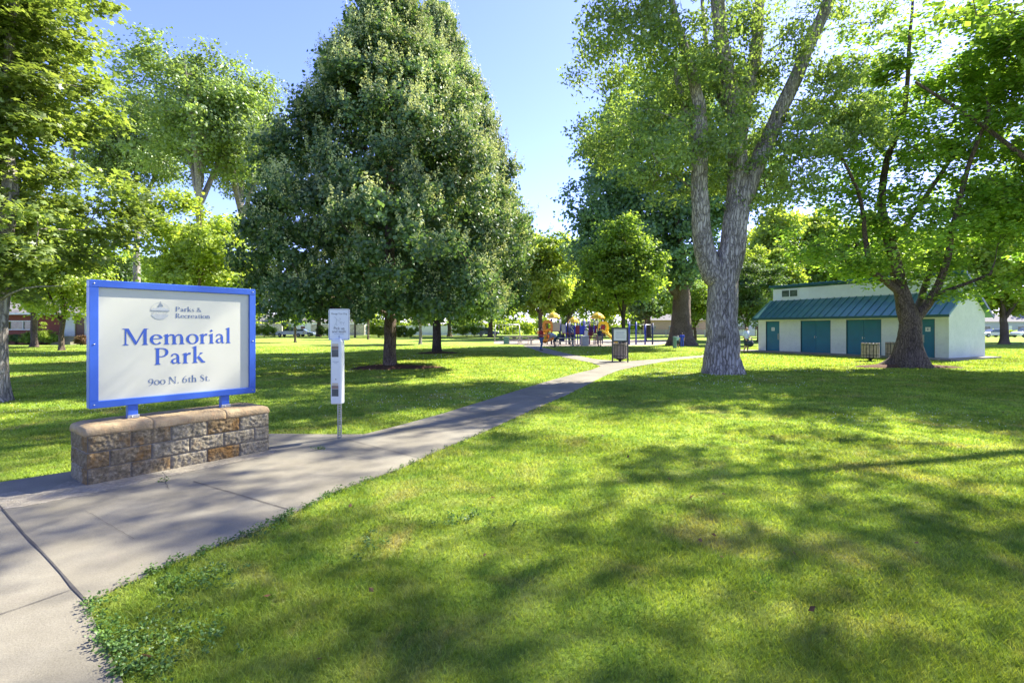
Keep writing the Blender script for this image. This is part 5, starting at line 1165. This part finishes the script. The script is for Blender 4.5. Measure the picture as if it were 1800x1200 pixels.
for s in (-1, 1): MB().box((s * .32, 0, 1.75), (.5, .03, .6), bev=.01).build('plate', M['white'], sp_)

# ------------------------------------------------------------------ lawn: blades, clover, weeds
rng = np.random.default_rng(77)
TR = [(BJ[0], BJ[1], .75), (BA[0], BA[1], .3)]
def clear(X, Y, grow=0.0):
    bad = np.zeros(len(X), bool)
    for p in PATHS: bad |= inside(X, Y, p)
    for x, y, r in TR: bad |= (X - x) ** 2 + (Y - y) ** 2 < r * r
    c, s = math.cos(u_ang), math.sin(u_ang); lx = (X + 3.966) * c + (Y - 6.10) * s; ly = -(X + 3.966) * s + (Y - 6.10) * c
    return ~(bad | ((abs(lx) < .98) & (abs(ly) < .33)))
N_ = 620000
Y = 1.9 * (46 / 1.9) ** rng.random(N_); X = rng.uniform(-1, 1, N_) * (1.12 * Y + .8)
k = clear(X, Y); X = X[k]; Y = Y[k]; n = len(X)
from mathutils import noise as MN
patch = .5 + .5 * np.sin(X * 1.7 + 1.3 * np.sin(Y * .9)) * np.sin(Y * 1.9 + np.sin(X * 1.1)); far = np.clip(Y / 3, .8, 9)
h = (.016 + .014 * rng.random(n) + .014 * patch) * (1 + .05 * (far - 1)); w = .0034 * far * rng.uniform(.7, 1.4, n)
a = rng.uniform(0, 6.283, n); le = rng.uniform(.4, 1.5, n) * h; b = rng.uniform(0, 6.283, n)
B = np.stack([X, Y, np.zeros(n)], 1); side = np.stack([np.cos(a), np.sin(a), np.zeros(n)], 1) * w[:, None] / 2
lean = np.stack([np.cos(b) * le, np.sin(b) * le, np.zeros(n)], 1)
mid_ = B + lean * .35 + np.array([0, 0, 1]) * (h * .6)[:, None]; tip = B + lean + np.array([0, 0, 1]) * h[:, None]
V = np.stack([B - side, B + side, mid_ + side * .8, mid_ - side * .8, tip], 1).reshape(-1, 3)
i = (np.arange(n) * 5)[:, None, None]; T = (np.array([[0, 1, 2], [0, 2, 3], [3, 2, 4]])[None] + i).reshape(-1, 3)
gr = link('grass', fastmesh('grass', V, T), None, (M['blade'],)); tag(gr, 'short mown green grass over the whole lawn', 'grass', kind='stuff')
# clover blooms
def scatter(n, y0, y1): 
    Y = y0 * (y1 / y0) ** rng.random(n); X = rng.uniform(-1, 1, n) * (1.1 * Y + .5); k = clear(X, Y); return X[k], Y[k]
X, Y = scatter(7000, 8, 34); nz = np.sin(X * .55 + 2 * np.sin(Y * .31)) * np.sin(Y * .42 + X * .2) + .25 * rng.normal(size=len(X)); k = nz > .55; X = X[k]; Y = Y[k]; n = len(X)
q = .0065 * np.clip(Y / 9, .8, 2.4); c = np.stack([X, Y, np.full(n, .055) + .01 * rng.random(n)], 1)
O = np.array([(1, 0, 0), (-1, 0, 0), (0, 1, 0), (0, -1, 0), (0, 0, 1), (0, 0, -1)]); V = (c[:, None] + O[None] * q[:, None, None]).reshape(-1, 3)
T0 = np.array([(0, 2, 4), (2, 1, 4), (1, 3, 4), (3, 0, 4), (2, 0, 5), (1, 2, 5), (3, 1, 5), (0, 3, 5)]); T = (T0[None] + (np.arange(n) * 6)[:, None, None]).reshape(-1, 3)
tag(link('clover_blooms', fastmesh('clover', V, T), None, (M['clover'],)), 'white clover blooms scattered through the lawn', 'clover', kind='stuff')
# weeds along the path edge: small leafy rosettes
edge = [(216, 1202), (197, 1160), (172, 1110), (154, 1061), (200, 1038), (255, 1014), (320, 984), (369, 966), (420, 948), (463, 931), (505, 908), (544, 890), (585, 868), (622, 853), (700, 826), (770, 793), (850, 760)]
Pc = []
wt = [1, 1.4, .6, .15, .3, .9, .8, .4, 1.0, 1.0, .5, .5, .3, .2, .15, .1]
for (p0, p1, w_) in zip(edge[:-1], edge[1:], wt):
    a = np.array(G(*p0)); b = np.array(G(*p1)); L = np.linalg.norm(b - a); t = (b - a) / L; q = np.array([t[1], -t[0]])
    for _ in range(int(70 * L * w_)):
        Pc.append(a + t * rng.uniform(0, L) + q * (abs(rng.normal(0, .06)) - .02))
for cx, cy, r, m_ in ((330, 1030, .10, 26), (395, 1010, .08, 14), (300, 1150, .12, 45), (262, 1120, .09, 30), (820, 915, .12, 18), (670, 960, .1, 12), (286, 848, .02, 3), (562, 790, .05, 6)):
    g0 = np.array(G(cx, cy))
    for _ in range(m_): Pc.append(g0 + rng.normal(0, r, 2))
Pc = np.array(Pc); nl = 16; idx = np.repeat(np.arange(len(Pc)), nl); m_ = len(idx); sc = rng.uniform(.5, 1.2, len(Pc))[idx]
Pp = np.stack([Pc[idx, 0] + rng.normal(0, .02, m_) * sc, Pc[idx, 1] + rng.normal(0, .02, m_) * sc, .012 + rng.random(m_) * .045 * sc], 1)
v, f = leaves(Pp, np.array([0, 0, 1.0]) + rng.normal(0, .55, (m_, 3)), .019, T_RH, rng)
tag(link('weeds', fastmesh('weeds', v, f), None, (M['weed'],)), 'dark leafy weeds creeping over the path edge', 'weeds', kind='stuff')
# dry leaves on the lawn and mulch
X, Y = scatter(90, 2.4, 30)
mx = []; 
for bx_, by_, r_m in ((BD[0], BD[1], 1.7), (BK[0], BK[1], 2.0), (BD2[0], BD2[1], 1.5)):
    aa = rng.uniform(0, 6.28, 240); rr2 = r_m * rng.random(240) ** .6; mx.append(np.stack([bx_ + 1.3 * rr2 * np.cos(aa), by_ + .8 * rr2 * np.sin(aa)], 1))
A2 = np.concatenate([np.stack([X, Y], 1)] + mx); Pp = np.column_stack([A2, np.where(np.arange(len(A2)) < len(X), .04, .13)])
v, f = leaves(Pp, np.array([0, 0, 1.0]) + rng.normal(0, .4, Pp.shape), .05, T_RH, rng)
tag(link('fallen_leaves', fastmesh('fallen_leaves', v, f), None, (M['dry'],)), 'dry brown leaves lying on lawn and mulch', 'fallen leaves', kind='stuff')
